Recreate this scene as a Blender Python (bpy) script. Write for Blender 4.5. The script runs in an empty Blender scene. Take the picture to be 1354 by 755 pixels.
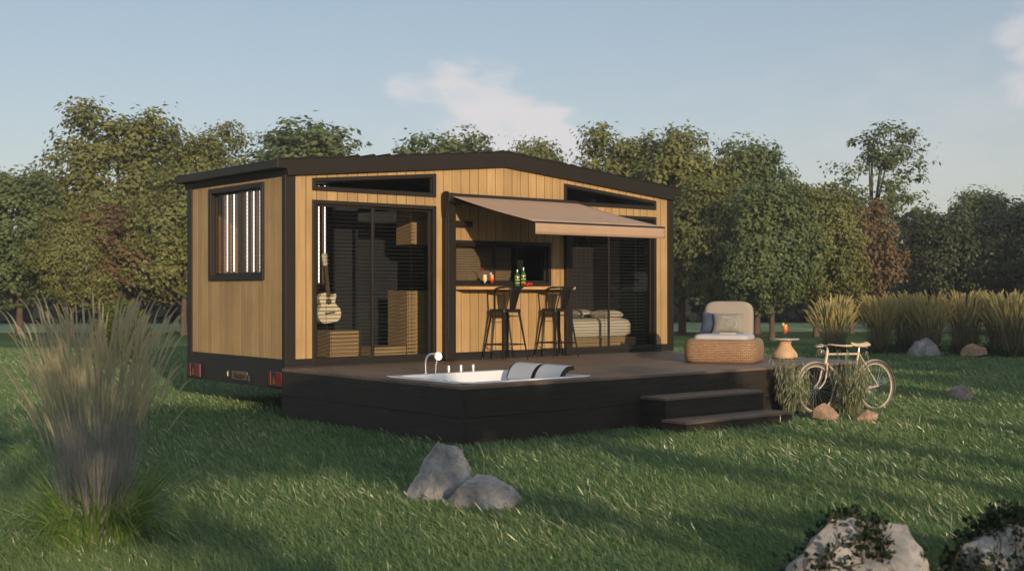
import bpy, bmesh, math, random
import numpy as np
from mathutils import Vector, Matrix
PI = math.pi
random.seed(7); RNG = np.random.default_rng(7)
SC = bpy.context.scene
COL = SC.collection

# ------------------------------------------------------------------ tagging
def tag(o, label=None, cat=None, group=None, kind=None):
    if label: o['label'] = label
    if cat: o['category'] = cat
    if group: o['group'] = group
    if kind: o['kind'] = kind
    return o

def empty(name, loc=(0, 0, 0), rz=0, label=None, cat=None, group=None):
    o = bpy.data.objects.new(name, None); COL.objects.link(o)
    o.location = loc; o.rotation_euler = (0, 0, rz); o.empty_display_size = .2
    return tag(o, label, cat, group)

def copy_tree(o, parent=None):
    c = o.copy(); COL.objects.link(c)
    if parent: c.parent = parent
    for ch in list(o.children): copy_tree(ch, c)
    return c

# ------------------------------------------------------------------ mesh builder
def poly_lerp(pts, n):
    """Catmull-Rom resample"""
    pts = [Vector(p) for p in pts]; out = []
    for i in range(len(pts) - 1):
        p0 = pts[max(i - 1, 0)]; p1 = pts[i]; p2 = pts[i + 1]; p3 = pts[min(i + 2, len(pts) - 1)]
        for k in range(n):
            t = k / n
            out.append(.5 * ((2 * p1) + (-p0 + p2) * t + (2 * p0 - 5 * p1 + 4 * p2 - p3) * t * t + (-p0 + 3 * p1 - 3 * p2 + p3) * t ** 3))
    out.append(pts[-1]); return out

class MB:
    def __init__(s): s.v = []; s.f = []; s.uv = None
    def add(s, vs, fs):
        b = len(s.v); s.v += [tuple(x) for x in vs]; s.f += [tuple(b + i for i in f) for f in fs]; return s
    def box(s, x0, x1, y0, y1, z0, z1):
        return s.add([(x0, y0, z0), (x1, y0, z0), (x1, y1, z0), (x0, y1, z0), (x0, y0, z1), (x1, y0, z1), (x1, y1, z1), (x0, y1, z1)],
                     [(3, 2, 1, 0), (4, 5, 6, 7), (0, 1, 5, 4), (1, 2, 6, 5), (2, 3, 7, 6), (3, 0, 4, 7)])
    def prism(s, poly, fn, d0, d1):
        """poly of 2-tuples, fn(a,b,d)->xyz"""
        n = len(poly)
        vs = [fn(a, b, d0) for a, b in poly] + [fn(a, b, d1) for a, b in poly]
        fs = [tuple(range(n)), tuple(range(2 * n - 1, n - 1, -1))] + [(i, i + n, (i + 1) % n + n, (i + 1) % n) for i in range(n)]
        return s.add(vs, fs)
    def ring(s, outer, inner, fn, d0, d1):
        n = len(outer)
        vs = [fn(a, b, d0) for a, b in outer] + [fn(a, b, d0) for a, b in inner] + [fn(a, b, d1) for a, b in outer] + [fn(a, b, d1) for a, b in inner]
        fs = []
        for i in range(n):
            j = (i + 1) % n
            fs += [(i, j, n + j, n + i), (2 * n + i, 3 * n + i, 3 * n + j, 2 * n + j), (i, 2 * n + i, 2 * n + j, j), (n + i, n + j, 3 * n + j, 3 * n + i)]
        return s.add(vs, fs)
    def tube(s, pts, r, n=8, closed=False):
        pts = [Vector(p) for p in pts]; m = len(pts); vs = []; fs = []
        rr = r if isinstance(r, (list, tuple)) else [r] * m
        up = Vector((0, 0, 1)); prev = None
        for i, p in enumerate(pts):
            if closed: t = pts[(i + 1) % m] - pts[i - 1]
            else: t = pts[min(i + 1, m - 1)] - pts[max(i - 1, 0)]
            t.normalize()
            if prev is None:
                a = t.cross(up) if abs(t.z) < .95 else t.cross(Vector((1, 0, 0)))
            else: a = prev - t * prev.dot(t)
            a.normalize(); prev = a; b = t.cross(a)
            for k in range(n):
                an = 2 * PI * k / n
                vs.append(p + (a * math.cos(an) + b * math.sin(an)) * rr[i])
        for i in range(m if closed else m - 1):
            for k in range(n):
                j = (i + 1) % m
                fs.append((i * n + k, i * n + (k + 1) % n, j * n + (k + 1) % n, j * n + k))
        if not closed: fs += [tuple(range(n - 1, -1, -1)), tuple((m - 1) * n + k for k in range(n))]
        return s.add(vs, fs)
    def lathe(s, prof, c=(0, 0, 0), n=24, cap=True):
        vs = []; fs = []; m = len(prof)
        for r, z in prof:
            for k in range(n):
                a = 2 * PI * k / n; vs.append((c[0] + r * math.cos(a), c[1] + r * math.sin(a), c[2] + z))
        for i in range(m - 1):
            for k in range(n): fs.append((i * n + k, i * n + (k + 1) % n, (i + 1) * n + (k + 1) % n, (i + 1) * n + k))
        if cap: fs += [tuple(range(n - 1, -1, -1)), tuple((m - 1) * n + k for k in range(n))]
        return s.add(vs, fs)
    def ball(s, c, r, n=10, sz=1.0):
        prof = [(max(r * math.sin(PI * i / n), 1e-4), -r * sz * math.cos(PI * i / n)) for i in range(n + 1)]
        return s.lathe(prof, c, max(8, n), False)
    def build(s, name, mat, parent=None, smooth=None, bevel=0, world=False, seg=2):
        me = bpy.data.meshes.new(name); me.from_pydata(s.v, [], s.f)
        bm = bmesh.new(); bm.from_mesh(me); bmesh.ops.recalc_face_normals(bm, faces=bm.faces); bm.to_mesh(me); bm.free()
        me.materials.append(mat)
        if smooth is not None:
            for p in me.polygons: p.use_smooth = True
            me.set_sharp_from_angle(angle=math.radians(smooth))
        o = bpy.data.objects.new(name, me); COL.objects.link(o)
        if parent:
            o.parent = parent
            if world:
                q = parent; L = Vector((0, 0, 0))
                while q: L += q.location; q = q.parent
                o.location = -L
        if bevel:
            md = o.modifiers.new('bevel', 'BEVEL'); md.width = bevel; md.segments = seg; md.limit_method = 'ANGLE'; md.angle_limit = math.radians(40)
        return o

def np_mesh(name, V, k, mat, parent=None, extra=None):
    """V (N,k,3): N separate k-gons. extra: list of index tuples pattern overriding faces"""
    me = bpy.data.meshes.new(name)
    N = V.shape[0]; me.vertices.add(N * k); me.vertices.foreach_set('co', V.reshape(-1).astype(np.float32))
    pats = extra or [tuple(range(k))]
    L = sum(len(p) for p in pats)
    idx = np.concatenate([np.array(p) for p in pats])
    loops = (np.arange(N)[:, None] * k + idx[None, :]).reshape(-1)
    me.loops.add(N * L); me.loops.foreach_set('vertex_index', loops.astype(np.int32))
    st = np.cumsum([0] + [len(p) for p in pats])[:-1]
    starts = (np.arange(N)[:, None] * L + st[None, :]).reshape(-1)
    me.polygons.add(N * len(pats)); me.polygons.foreach_set('loop_start', starts.astype(np.int32))
    me.polygons.foreach_set('loop_total', np.tile(np.array([len(p) for p in pats], np.int32), N))
    me.update(calc_edges=True); me.materials.append(mat)
    o = bpy.data.objects.new(name, me); COL.objects.link(o)
    if parent: o.parent = parent
    return o

# ------------------------------------------------------------------ materials
def newmat(name):
    m = bpy.data.materials.new(name); m.use_nodes = True
    nt = m.node_tree; nt.nodes.clear()
    out = nt.nodes.new('ShaderNodeOutputMaterial')
    return m, nt, out
def N(nt, t, **k):
    n = nt.nodes.new(t)
    for a, b in k.items():
        if a in n.inputs: n.inputs[a].default_value = b
        else: setattr(n, a, b)
    return n
def pbr(name, col, rough=.6, metal=0., var=.15, scale=8., bump=0., bscale=40., spec=.5, stretch=(1, 1, 1), emis=None, estr=0):
    """principled with noise-modulated colour and bump in object space"""
    m, nt, out = newmat(name); L = nt.links.new
    b = N(nt, 'ShaderNodeBsdfPrincipled'); L(b.outputs[0], out.inputs[0])
    b.inputs['Roughness'].default_value = rough; b.inputs['Metallic'].default_value = metal
    b.inputs['Specular IOR Level'].default_value = spec
    tc = N(nt, 'ShaderNodeTexCoord'); mp = N(nt, 'ShaderNodeMapping'); mp.inputs['Scale'].default_value = stretch
    L(tc.outputs['Object'], mp.inputs[0])
    no = N(nt, 'ShaderNodeTexNoise'); no.inputs['Scale'].default_value = scale; no.inputs['Detail'].default_value = 6
    L(mp.outputs[0], no.inputs['Vector'])
    r = N(nt, 'ShaderNodeMapRange'); r.inputs['From Min'].default_value = .3; r.inputs['From Max'].default_value = .7
    r.inputs['To Min'].default_value = 1 - var; r.inputs['To Max'].default_value = 1 + var
    L(no.outputs[0], r.inputs[0])
    mx = N(nt, 'ShaderNodeVectorMath', operation='SCALE'); mx.inputs[0].default_value = col[:3]
    L(r.outputs[0], mx.inputs['Scale']); L(mx.outputs[0], b.inputs['Base Color'])
    if bump:
        n2 = N(nt, 'ShaderNodeTexNoise'); n2.inputs['Scale'].default_value = bscale; n2.inputs['Detail'].default_value = 5
        L(mp.outputs[0], n2.inputs['Vector'])
        bp = N(nt, 'ShaderNodeBump'); bp.inputs['Strength'].default_value = bump; bp.inputs['Distance'].default_value = .02
        L(n2.outputs[0], bp.inputs['Height']); L(bp.outputs[0], b.inputs['Normal'])
    if emis:
        b.inputs['Emission Color'].default_value = (*emis, 1); b.inputs['Emission Strength'].default_value = estr
    return m

def wood_mat(name, col, axis='Z', dark=.7, rough=.55, gscale=3.):
    """boards: per-board tint from Random Per Island, grain stretched along axis"""
    m, nt, out = newmat(name); L = nt.links.new
    b = N(nt, 'ShaderNodeBsdfPrincipled'); L(b.outputs[0], out.inputs[0]); b.inputs['Roughness'].default_value = rough
    b.inputs['Specular IOR Level'].default_value = .3
    tc = N(nt, 'ShaderNodeTexCoord'); mp = N(nt, 'ShaderNodeMapping')
    sc = {'Z': (14, 14, .9), 'X': (.9, 14, 14), 'Y': (14, .9, 14)}[axis]; mp.inputs['Scale'].default_value = sc
    geo = N(nt, 'ShaderNodeNewGeometry')
    L(tc.outputs['Object'], mp.inputs[0])
    off = N(nt, 'ShaderNodeVectorMath', operation='SCALE'); off.inputs[0].default_value = (31., 17., 47.)
    L(geo.outputs['Random Per Island'], off.inputs['Scale'])
    ad = N(nt, 'ShaderNodeVectorMath', operation='ADD'); L(mp.outputs[0], ad.inputs[0]); L(off.outputs[0], ad.inputs[1])
    no = N(nt, 'ShaderNodeTexNoise'); no.inputs['Scale'].default_value = gscale; no.inputs['Detail'].default_value = 8; no.inputs['Distortion'].default_value = .6
    L(ad.outputs[0], no.inputs['Vector'])
    cr = N(nt, 'ShaderNodeValToRGB'); e = cr.color_ramp.elements
    e[0].position = .3; e[0].color = (*[c * dark for c in col], 1); e[1].position = .62; e[1].color = (*col, 1)
    L(no.outputs[0], cr.inputs[0])
    r = N(nt, 'ShaderNodeMapRange'); r.inputs['To Min'].default_value = .86; r.inputs['To Max'].default_value = 1.06; L(geo.outputs['Random Per Island'], r.inputs[0])
    mx = N(nt, 'ShaderNodeVectorMath', operation='SCALE'); L(cr.outputs[0], mx.inputs[0]); L(r.outputs[0], mx.inputs['Scale'])
    wn = N(nt, 'ShaderNodeTexNoise'); wn.inputs['Scale'].default_value = 1.7; wn.inputs['Detail'].default_value = 5; L(tc.outputs['Object'], wn.inputs['Vector'])
    wr = N(nt, 'ShaderNodeMapRange'); wr.inputs['From Min'].default_value = .3; wr.inputs['From Max'].default_value = .7; wr.inputs['To Min'].default_value = .86; wr.inputs['To Max'].default_value = 1.08; L(wn.outputs[0], wr.inputs[0])
    m2 = N(nt, 'ShaderNodeVectorMath', operation='SCALE'); L(mx.outputs[0], m2.inputs[0]); L(wr.outputs[0], m2.inputs['Scale'])
    L(m2.outputs[0], b.inputs['Base Color'])
    bp = N(nt, 'ShaderNodeBump'); bp.inputs['Strength'].default_value = .15; bp.inputs['Distance'].default_value = .01
    L(no.outputs[0], bp.inputs['Height']); L(bp.outputs[0], b.inputs['Normal'])
    return m

def glass_mat(name, tint=(.8, .85, .85), refl=.08):
    m, nt, out = newmat(name); L = nt.links.new
    t = N(nt, 'ShaderNodeBsdfTransparent'); t.inputs[0].default_value = (*tint, 1)
    g = N(nt, 'ShaderNodeBsdfGlossy'); g.inputs['Roughness'].default_value = .01; g.inputs[0].default_value = (1, 1, 1, 1)
    geo = N(nt, 'ShaderNodeNewGeometry'); dt = N(nt, 'ShaderNodeVectorMath', operation='DOT_PRODUCT'); L(geo.outputs['Incoming'], dt.inputs[0]); L(geo.outputs['Normal'], dt.inputs[1])
    ab = N(nt, 'ShaderNodeMath', operation='ABSOLUTE'); L(dt.outputs['Value'], ab.inputs[0])
    om = N(nt, 'ShaderNodeMath', operation='SUBTRACT'); om.inputs[0].default_value = 1.; L(ab.outputs[0], om.inputs[1])
    pw = N(nt, 'ShaderNodeMath', operation='POWER'); L(om.outputs[0], pw.inputs[0]); pw.inputs[1].default_value = 5.
    mu = N(nt, 'ShaderNodeMath', operation='MULTIPLY_ADD'); mu.inputs[1].default_value = .9; mu.inputs[2].default_value = refl
    L(pw.outputs[0], mu.inputs[0]); mx = N(nt, 'ShaderNodeMixShader'); L(mu.outputs[0], mx.inputs[0])
    L(t.outputs[0], mx.inputs[1]); L(g.outputs[0], mx.inputs[2]); L(mx.outputs[0], out.inputs[0])
    return m

def leaf_mat(name, c1, c2, rough=.55, trans=.3, scale=.5, shift=None, spec=.3):
    """per-leaf random tint between c1, c2 and a large scale noise patchiness"""
    m, nt, out = newmat(name); L = nt.links.new
    b = N(nt, 'ShaderNodeBsdfPrincipled'); b.inputs['Roughness'].default_value = rough; b.inputs['Specular IOR Level'].default_value = spec
    tr = N(nt, 'ShaderNodeBsdfTranslucent'); mx = N(nt, 'ShaderNodeMixShader'); mx.inputs[0].default_value = trans
    L(b.outputs[0], mx.inputs[1]); L(tr.outputs[0], mx.inputs[2]); L(mx.outputs[0], out.inputs[0])
    geo = N(nt, 'ShaderNodeNewGeometry'); tc = N(nt, 'ShaderNodeTexCoord')
    no = N(nt, 'ShaderNodeTexNoise'); no.inputs['Scale'].default_value = scale; no.inputs['Detail'].default_value = 3
    L(tc.outputs['Object'], no.inputs['Vector'])
    av = N(nt, 'ShaderNodeMath', operation='MULTIPLY_ADD'); av.inputs[1].default_value = .5
    L(geo.outputs['Random Per Island'], av.inputs[0])
    r = N(nt, 'ShaderNodeMapRange'); r.inputs['From Min'].default_value = .3; r.inputs['From Max'].default_value = .7; r.inputs['To Min'].default_value = 0.; r.inputs['To Max'].default_value = .5
    L(no.outputs[0], r.inputs[0]); L(r.outputs[0], av.inputs[2])
    cm = N(nt, 'ShaderNodeMix', data_type='RGBA'); L(av.outputs[0], cm.inputs[0])
    cm.inputs[6].default_value = (*c1, 1); cm.inputs[7].default_value = (*c2, 1)
    L(cm.outputs[2], b.inputs['Base Color']); L(cm.outputs[2], tr.inputs[0])
    return m

M = {}
M['clad'] = wood_mat('oak_cladding', (.405, .27, .128), 'Z', .82, gscale=1.6)
M['cladx'] = wood_mat('oak_plank', (.58, .36, .16), 'X', .75)
M['bronze'] = pbr('dark_bronze_metal', (.014, .0105, .0072), .5, .0, .12, 3, spec=.35)
M['black'] = pbr('black_metal', (.012, .011, .011), .42, .0, .1, 6, spec=.5)
M['chassis'] = pbr('black_chassis_paint', (.010, .009, .009), .6, 0, .2, 5)
M['inner'] = pbr('charcoal_wall', (.017, .019, .025), .8, 0, .15, 3)
M['innerfloor'] = pbr('dark_floor', (.05, .035, .025), .5, 0, .2, 6, stretch=(1, 8, 1))
M['glass'] = glass_mat('window_glass', (.82, .84, .84), .04)
M['blind'] = pbr('brown_blind_slat', (.040, .039, .042), .5, 0, .1, 5)
M['blindtan'] = pbr('tan_blind_slat', (.21, .155, .10), .55, 0, .1, 5)
M['slat'] = wood_mat('warm_wood_slats', (.33, .16, .055), 'Z', .7)
M['cab'] = wood_mat('light_cabinet_wood', (.42, .29, .15), 'X', .8)
M['tube'] = pbr('led_tube', (.9, .9, .9), .4, emis=(1., .93, .84), estr=1.2)
M['deck'] = wood_mat('dark_deck_boards', (.17, .125, .095), 'X', .78, .55)
M['deckside'] = wood_mat('dark_deck_fascia', (.030, .026, .021), 'X', .55, .6)
M['decksidey'] = wood_mat('dark_deck_fascia_side', (.030, .026, .021), 'Y', .55, .6)
M['white'] = pbr('white_acrylic', (.60, .62, .66), .18, 0, .02, 4, spec=.5)
M['headrest'] = pbr('white_headrest', (.36, .39, .44), .5, 0, .03, 4)
M['chrome'] = pbr('chrome', (.55, .55, .56), .3, 1., .03, 4)
M['redlens'] = pbr('red_lens', (.13, .002, .002), .3, 0, .1, 20, spec=.6)
M['amber'] = pbr('amber_reflector', (.12, .07, .02), .3, 0, .1, 20)
M['plate'] = pbr('bronze_plate', (.10, .07, .045), .5, 0, .2, 20)
M['fabric'] = pbr('greige_awning_fabric', (.36, .245, .17), .85, 0, .05, 3, bump=.1, bscale=200)
M['cushion'] = pbr('beige_cushion', (.285, .25, .222), .9, 0, .06, 3, bump=.15, bscale=180)
M['seatcush'] = pbr('pale_seat_cushion', (.40, .40, .43), .9, 0, .05, 3, bump=.12, bscale=160)
M['bluepillow'] = pbr('dark_blue_pillow', (.035, .055, .10), .9, 0, .3, 9, bump=.3, bscale=90)
M['greypillow'] = pbr('grey_green_pillow', (.21, .205, .175), .85, 0, .12, 7, bump=.3, bscale=60)
M['stone'] = None
M['clay'] = pbr('tan_clay_pedestal', (.50, .33, .19), .7, 0, .12, 6, bump=.15, bscale=30)
M['tableglass'] = pbr('grey_table_top', (.36, .37, .38), .15, 0, .05, 5)
M['bike'] = pbr('cream_bike_enamel', (.48, .40, .31), .32, .0, .06, 12, spec=.6)
M['fender'] = pbr('cream_mudguard', (.40, .33, .26), .35, 0, .06, 12, spec=.6)
M['rubber'] = pbr('grey_tyre_rubber', (.11, .105, .10), .75, 0, .1, 20)
M['saddle'] = pbr('tan_leather', (.50, .39, .27), .55, 0, .1, 20)
M['stool'] = pbr('black_steel_stool', (.006, .005, .0045), .45, .0, .15, 10)
M['bed'] = pbr('cream_bedding', (.58, .52, .43), .9, 0, .05, 3, bump=.4, bscale=6)
M['curtain'] = pbr('dark_curtain', (.035, .03, .032), .9, 0, .1, 4)
M['green_bottle'] = pbr('green_bottle_glass', (.03, .13, .06), .12, 0, .1, 5, spec=.8)
M['berry'] = pbr('red_berries', (.55, .03, .03), .3, 0, .3, 30)
M['redstraw'] = pbr('red_straw', (.5, .03, .02), .35)
M['lime'] = pbr('yellow_citrus', (.6, .5, .08), .5)
M['drinkwhite'] = pbr('creamy_drink', (.72, .66, .48), .35, 0, .04, 10)
M['clear'] = glass_mat('clear_drinking_glass', (.93, .95, .95), .05)
M['spruce'] = wood_mat('pale_spruce_guitar_top', (.78, .68, .50), 'Z', .9)
M['darkwood'] = pbr('dark_fretboard', (.09, .065, .045), .5)
M['paper'] = pbr('parchment', (.6, .5, .36), .7, 0, .15, 20)
M['bark'] = pbr('tree_bark', (.085, .06, .042), .9, 0, .3, 5, bump=.6, bscale=18, stretch=(1, 1, .3))
M['vine'] = leaf_mat('ivy_leaves', (.010, .024, .009), (.03, .05, .018), .4)

def drink_mat():
    m, nt, out = newmat('sunrise_drink'); L = nt.links.new
    b = N(nt, 'ShaderNodeBsdfPrincipled'); b.inputs['Roughness'].default_value = .3; L(b.outputs[0], out.inputs[0])
    tc = N(nt, 'ShaderNodeTexCoord'); sp = N(nt, 'ShaderNodeSeparateXYZ'); L(tc.outputs['Object'], sp.inputs[0])
    r = N(nt, 'ShaderNodeMapRange'); r.inputs['From Min'].default_value = .07; r.inputs['From Max'].default_value = .18; L(sp.outputs['Z'], r.inputs[0])
    c = N(nt, 'ShaderNodeValToRGB'); e = c.color_ramp.elements
    e[0].color = (.65, .03, .02, 1); e[1].color = (.85, .38, .04, 1); L(r.outputs[0], c.inputs[0]); L(c.outputs[0], b.inputs['Base Color'])
    return m
M['drink'] = drink_mat()

def wicker_mat():
    m, nt, out = newmat('rattan_weave'); L = nt.links.new
    b = N(nt, 'ShaderNodeBsdfPrincipled'); b.inputs['Roughness'].default_value = .55; L(b.outputs[0], out.inputs[0])
    tc = N(nt, 'ShaderNodeTexCoord')
    br = N(nt, 'ShaderNodeTexBrick'); br.inputs['Scale'].default_value = 1.; br.inputs['Color1'].default_value = (.42, .26, .15, 1)
    br.inputs['Color2'].default_value = (.33, .19, .105, 1); br.inputs['Mortar'].default_value = (.16, .095, .055, 1)
    br.inputs['Mortar Size'].default_value = .005; br.inputs['Mortar Smooth'].default_value = 1.; br.inputs['Brick Width'].default_value = .052; br.inputs['Row Height'].default_value = .023
    L(tc.outputs['UV'], br.inputs['Vector']); L(br.outputs[0], b.inputs['Base Color'])
    bp = N(nt, 'ShaderNodeBump'); bp.inputs['Strength'].default_value = .9; bp.inputs['Distance'].default_value = .012; bp.invert = True
    L(br.outputs['Fac'], bp.inputs['Height']); L(bp.outputs[0], b.inputs['Normal'])
    return m
M['wicker'] = wicker_mat()

def rock_mat(name, c1, c2):
    m, nt, out = newmat(name); L = nt.links.new
    b = N(nt, 'ShaderNodeBsdfPrincipled'); b.inputs['Roughness'].default_value = .8; L(b.outputs[0], out.inputs[0])
    tc = N(nt, 'ShaderNodeTexCoord')
    n1 = N(nt, 'ShaderNodeTexNoise'); n1.inputs['Scale'].default_value = 3.5; n1.inputs['Detail'].default_value = 9; n1.inputs['Roughness'].default_value = .65; L(tc.outputs['Object'], n1.inputs['Vector'])
    n2 = N(nt, 'ShaderNodeTexNoise'); n2.inputs['Scale'].default_value = 22; n2.inputs['Detail'].default_value = 8; n2.inputs['Roughness'].default_value = .7; L(tc.outputs['Object'], n2.inputs['Vector'])
    cr = N(nt, 'ShaderNodeValToRGB'); e = cr.color_ramp.elements; e[0].position = .36; e[0].color = (*c1, 1); e[1].position = .62; e[1].color = (*c2, 1)
    L(n1.outputs[0], cr.inputs[0])
    c2r = N(nt, 'ShaderNodeValToRGB'); e = c2r.color_ramp.elements; e[0].position = .33; e[0].color = (.35, .34, .33, 1); e[1].position = .5; e[1].color = (1, 1, 1, 1); L(n2.outputs[0], c2r.inputs[0])
    mx = N(nt, 'ShaderNodeMix', data_type='RGBA', blend_type='MULTIPLY'); mx.inputs[0].default_value = .7; L(cr.outputs[0], mx.inputs[6]); L(c2r.outputs[0], mx.inputs[7])
    L(mx.outputs[2], b.inputs['Base Color'])
    ad = N(nt, 'ShaderNodeMath', operation='MULTIPLY_ADD'); ad.inputs[1].default_value = .4; L(n2.outputs[0], ad.inputs[0]); L(n1.outputs[0], ad.inputs[2])
    bp = N(nt, 'ShaderNodeBump'); bp.inputs['Strength'].default_value = .5; bp.inputs['Distance'].default_value = .04; L(ad.outputs[0], bp.inputs['Height']); L(bp.outputs[0], b.inputs['Normal'])
    return m
M['stone'] = rock_mat('pale_granite', (.14, .14, .145), (.34, .335, .33))
M['brownstone'] = rock_mat('brown_sandstone', (.24, .15, .095), (.42, .28, .19))
M['darkstone'] = rock_mat('mauve_stone', (.15, .12, .115), (.26, .22, .205))

# ------------------------------------------------------------------ camera
S = 1.08
CP = Vector((-7.1154, -12.8839, 1.5074)) * S
yaw, pit, ro = .6867, .0035, .0012
Rv = Vector((math.cos(yaw), -math.sin(yaw), 0)); F0 = Vector((math.sin(yaw), math.cos(yaw), 0))
Fv = F0 * math.cos(pit) + Vector((0, 0, 1)) * math.sin(pit); Uv = -F0 * math.sin(pit) + Vector((0, 0, 1)) * math.cos(pit)
R2 = Rv - Uv * ro; U2 = Uv + Rv * ro
cam = bpy.data.cameras.new('camera'); co = bpy.data.objects.new('camera', cam); COL.objects.link(co)
mw = Matrix(((R2.x, U2.x, -Fv.x, CP.x), (R2.y, U2.y, -Fv.y, CP.y), (R2.z, U2.z, -Fv.z, CP.z), (0, 0, 0, 1)))
co.matrix_world = mw
cam.sensor_width = 36; cam.lens = 36 * 1624.006 / 1354; cam.clip_end = 4000; cam.clip_start = .1
cam.dof.use_dof = True; cam.dof.focus_distance = 16.5; cam.dof.aperture_fstop = 3.0
SC.camera = co

# ------------------------------------------------------------------ light
SUN_H = Vector((-.333, -.943, 0)).normalized(); EL = math.radians(11.)
to_sun = SUN_H * math.cos(EL) + Vector((0, 0, math.sin(EL)))
sl = bpy.data.lights.new('sun', 'SUN'); sl.energy = 2.7; sl.angle = math.radians(.6); sl.color = (1., .76, .50)
so = bpy.data.objects.new('sun', sl); COL.objects.link(so); so.rotation_euler = to_sun.to_track_quat('Z', 'Y').to_euler()
w = bpy.data.worlds.new('World'); SC.world = w; w.use_nodes = True; nt = w.node_tree; nt.nodes.clear(); L = nt.links.new
wo = N(nt, 'ShaderNodeOutputWorld'); bg = N(nt, 'ShaderNodeBackground'); bg.inputs[1].default_value = .15; L(bg.outputs[0], wo.inputs[0])
sky = N(nt, 'ShaderNodeTexSky'); sky.sky_type = 'NISHITA'; sky.sun_disc = False; sky.sun_elevation = EL
sky.sun_rotation = math.atan2(to_sun.x, to_sun.y); sky.air_density = 1.; sky.dust_density = .8; sky.ozone_density = 2.6
tc = N(nt, 'ShaderNodeTexCoord')
# clouds: a cumulus bank low in the sky beyond the cabin and a thin veil further round
def azel(az, el):
    az, el = math.radians(az), math.radians(el)
    return (math.sin(az) * math.cos(el), math.cos(az) * math.cos(el), math.sin(el))
sp = N(nt, 'ShaderNodeSeparateXYZ'); L(tc.outputs['Generated'], sp.inputs[0])
az = N(nt, 'ShaderNodeMath', operation='ARCTAN2'); L(sp.outputs['X'], az.inputs[0]); L(sp.outputs['Y'], az.inputs[1])
el = N(nt, 'ShaderNodeMath', operation='ARCSINE'); L(sp.outputs['Z'], el.inputs[0])
cmb = N(nt, 'ShaderNodeCombineXYZ'); L(az.outputs[0], cmb.inputs[0]); L(el.outputs[0], cmb.inputs[1])
def mathn(op, a, b=None, c=None):
    n = N(nt, 'ShaderNodeMath', operation=op)
    for i, x in enumerate((a, b, c)):
        if x is None: continue
        if isinstance(x, (int, float)): n.inputs[i].default_value = x
        else: L(x, n.inputs[i])
    return n.outputs[0]
def blob(a0, e0, wa, we, tilt=0.):
    da = mathn('SUBTRACT', az.outputs[0], math.radians(a0)); de = mathn('SUBTRACT', el.outputs[0], math.radians(e0))
    de = mathn('MULTIPLY_ADD', da, tilt, de)
    x = mathn('DIVIDE', da, math.radians(wa)); y = mathn('DIVIDE', de, math.radians(we))
    q = mathn('ADD', mathn('MULTIPLY', x, x), mathn('MULTIPLY', y, y))
    return mathn('MAXIMUM', mathn('SUBTRACT', 1., q), 0.)
mp = N(nt, 'ShaderNodeMapping'); mp.inputs['Scale'].default_value = (20, 40, 1); L(cmb.outputs[0], mp.inputs[0])
cn = N(nt, 'ShaderNodeTexNoise'); cn.inputs['Scale'].default_value = 1.; cn.inputs['Detail'].default_value = 7; cn.inputs['Roughness'].default_value = .55; L(mp.outputs[0], cn.inputs['Vector'])
def cloud(bl, thr, soft, amt):
    s_ = mathn('MULTIPLY_ADD', bl, .42, mathn('SUBTRACT', cn.outputs[0], thr))
    r = N(nt, 'ShaderNodeMapRange'); r.interpolation_type = 'SMOOTHSTEP'; r.inputs['From Min'].default_value = 0.; r.inputs['From Max'].default_value = soft; r.inputs['To Max'].default_value = amt
    L(s_, r.inputs[0]); return mathn('MULTIPLY', r.outputs[0], mathn('MINIMUM', mathn('MULTIPLY', bl, 5.), 1.))
c1 = cloud(blob(38.6, 7.9, 5.4, 2.9, .3), .57, .34, .8)
c2 = cloud(blob(41., 6.0, 8.5, 2.8, .12), .58, .4, .5)
c3 = cloud(blob(64., 10.2, 3.6, 3.8), .52, .4, .55)
c4 = cloud(blob(60., 7., 16, 5.), .6, .7, .3)
ct = mathn('MINIMUM', mathn('ADD', mathn('ADD', c1, c2), mathn('ADD', c3, c4)), .9)
# a thin, even high veil over the whole sky that greys it, denser towards the horizon
vf = N(nt, 'ShaderNodeMapRange'); vf.inputs['From Min'].default_value = 0.; vf.inputs['From Max'].default_value = .45; vf.inputs['To Min'].default_value = .75; vf.inputs['To Max'].default_value = .68
L(el.outputs[0], vf.inputs[0])
vm = N(nt, 'ShaderNodeMix', data_type='RGBA'); L(vf.outputs[0], vm.inputs[0]); L(sky.outputs[0], vm.inputs[6]); 
vr = N(nt, 'ShaderNodeValToRGB'); ve = vr.color_ramp.elements; nv = N(nt, 'ShaderNodeMath', operation='DIVIDE'); L(el.outputs[0], nv.inputs[0]); nv.inputs[1].default_value = PI / 2; L(nv.outputs[0], vr.inputs[0])
ve[0].position = 0.; ve[0].color = (.68, .55, .49, 1); ve[1].position = .15; ve[1].color = (.40, .41, .40, 1)
e3 = ve.new(.36); e3.color = (.74, .76, .74, 1)
vs3 = N(nt, 'ShaderNodeVectorMath', operation='SCALE'); vs3.inputs['Scale'].default_value = 3.; L(vr.outputs[0], vs3.inputs[0]); L(vs3.outputs[0], vm.inputs[7])
cmx = N(nt, 'ShaderNodeMix', data_type='RGBA'); L(ct, cmx.inputs[0]); L(vm.outputs[2], cmx.inputs[6]); cmx.inputs[7].default_value = (2.8, 2.68, 2.72, 1)
L(cmx.outputs[2], bg.inputs[0])
SC.view_settings.view_transform = 'Standard'; SC.view_settings.look = 'None'; SC.view_settings.gamma = 1; SC.view_settings.exposure = .85
SC.view_settings.use_curve_mapping = False

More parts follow.
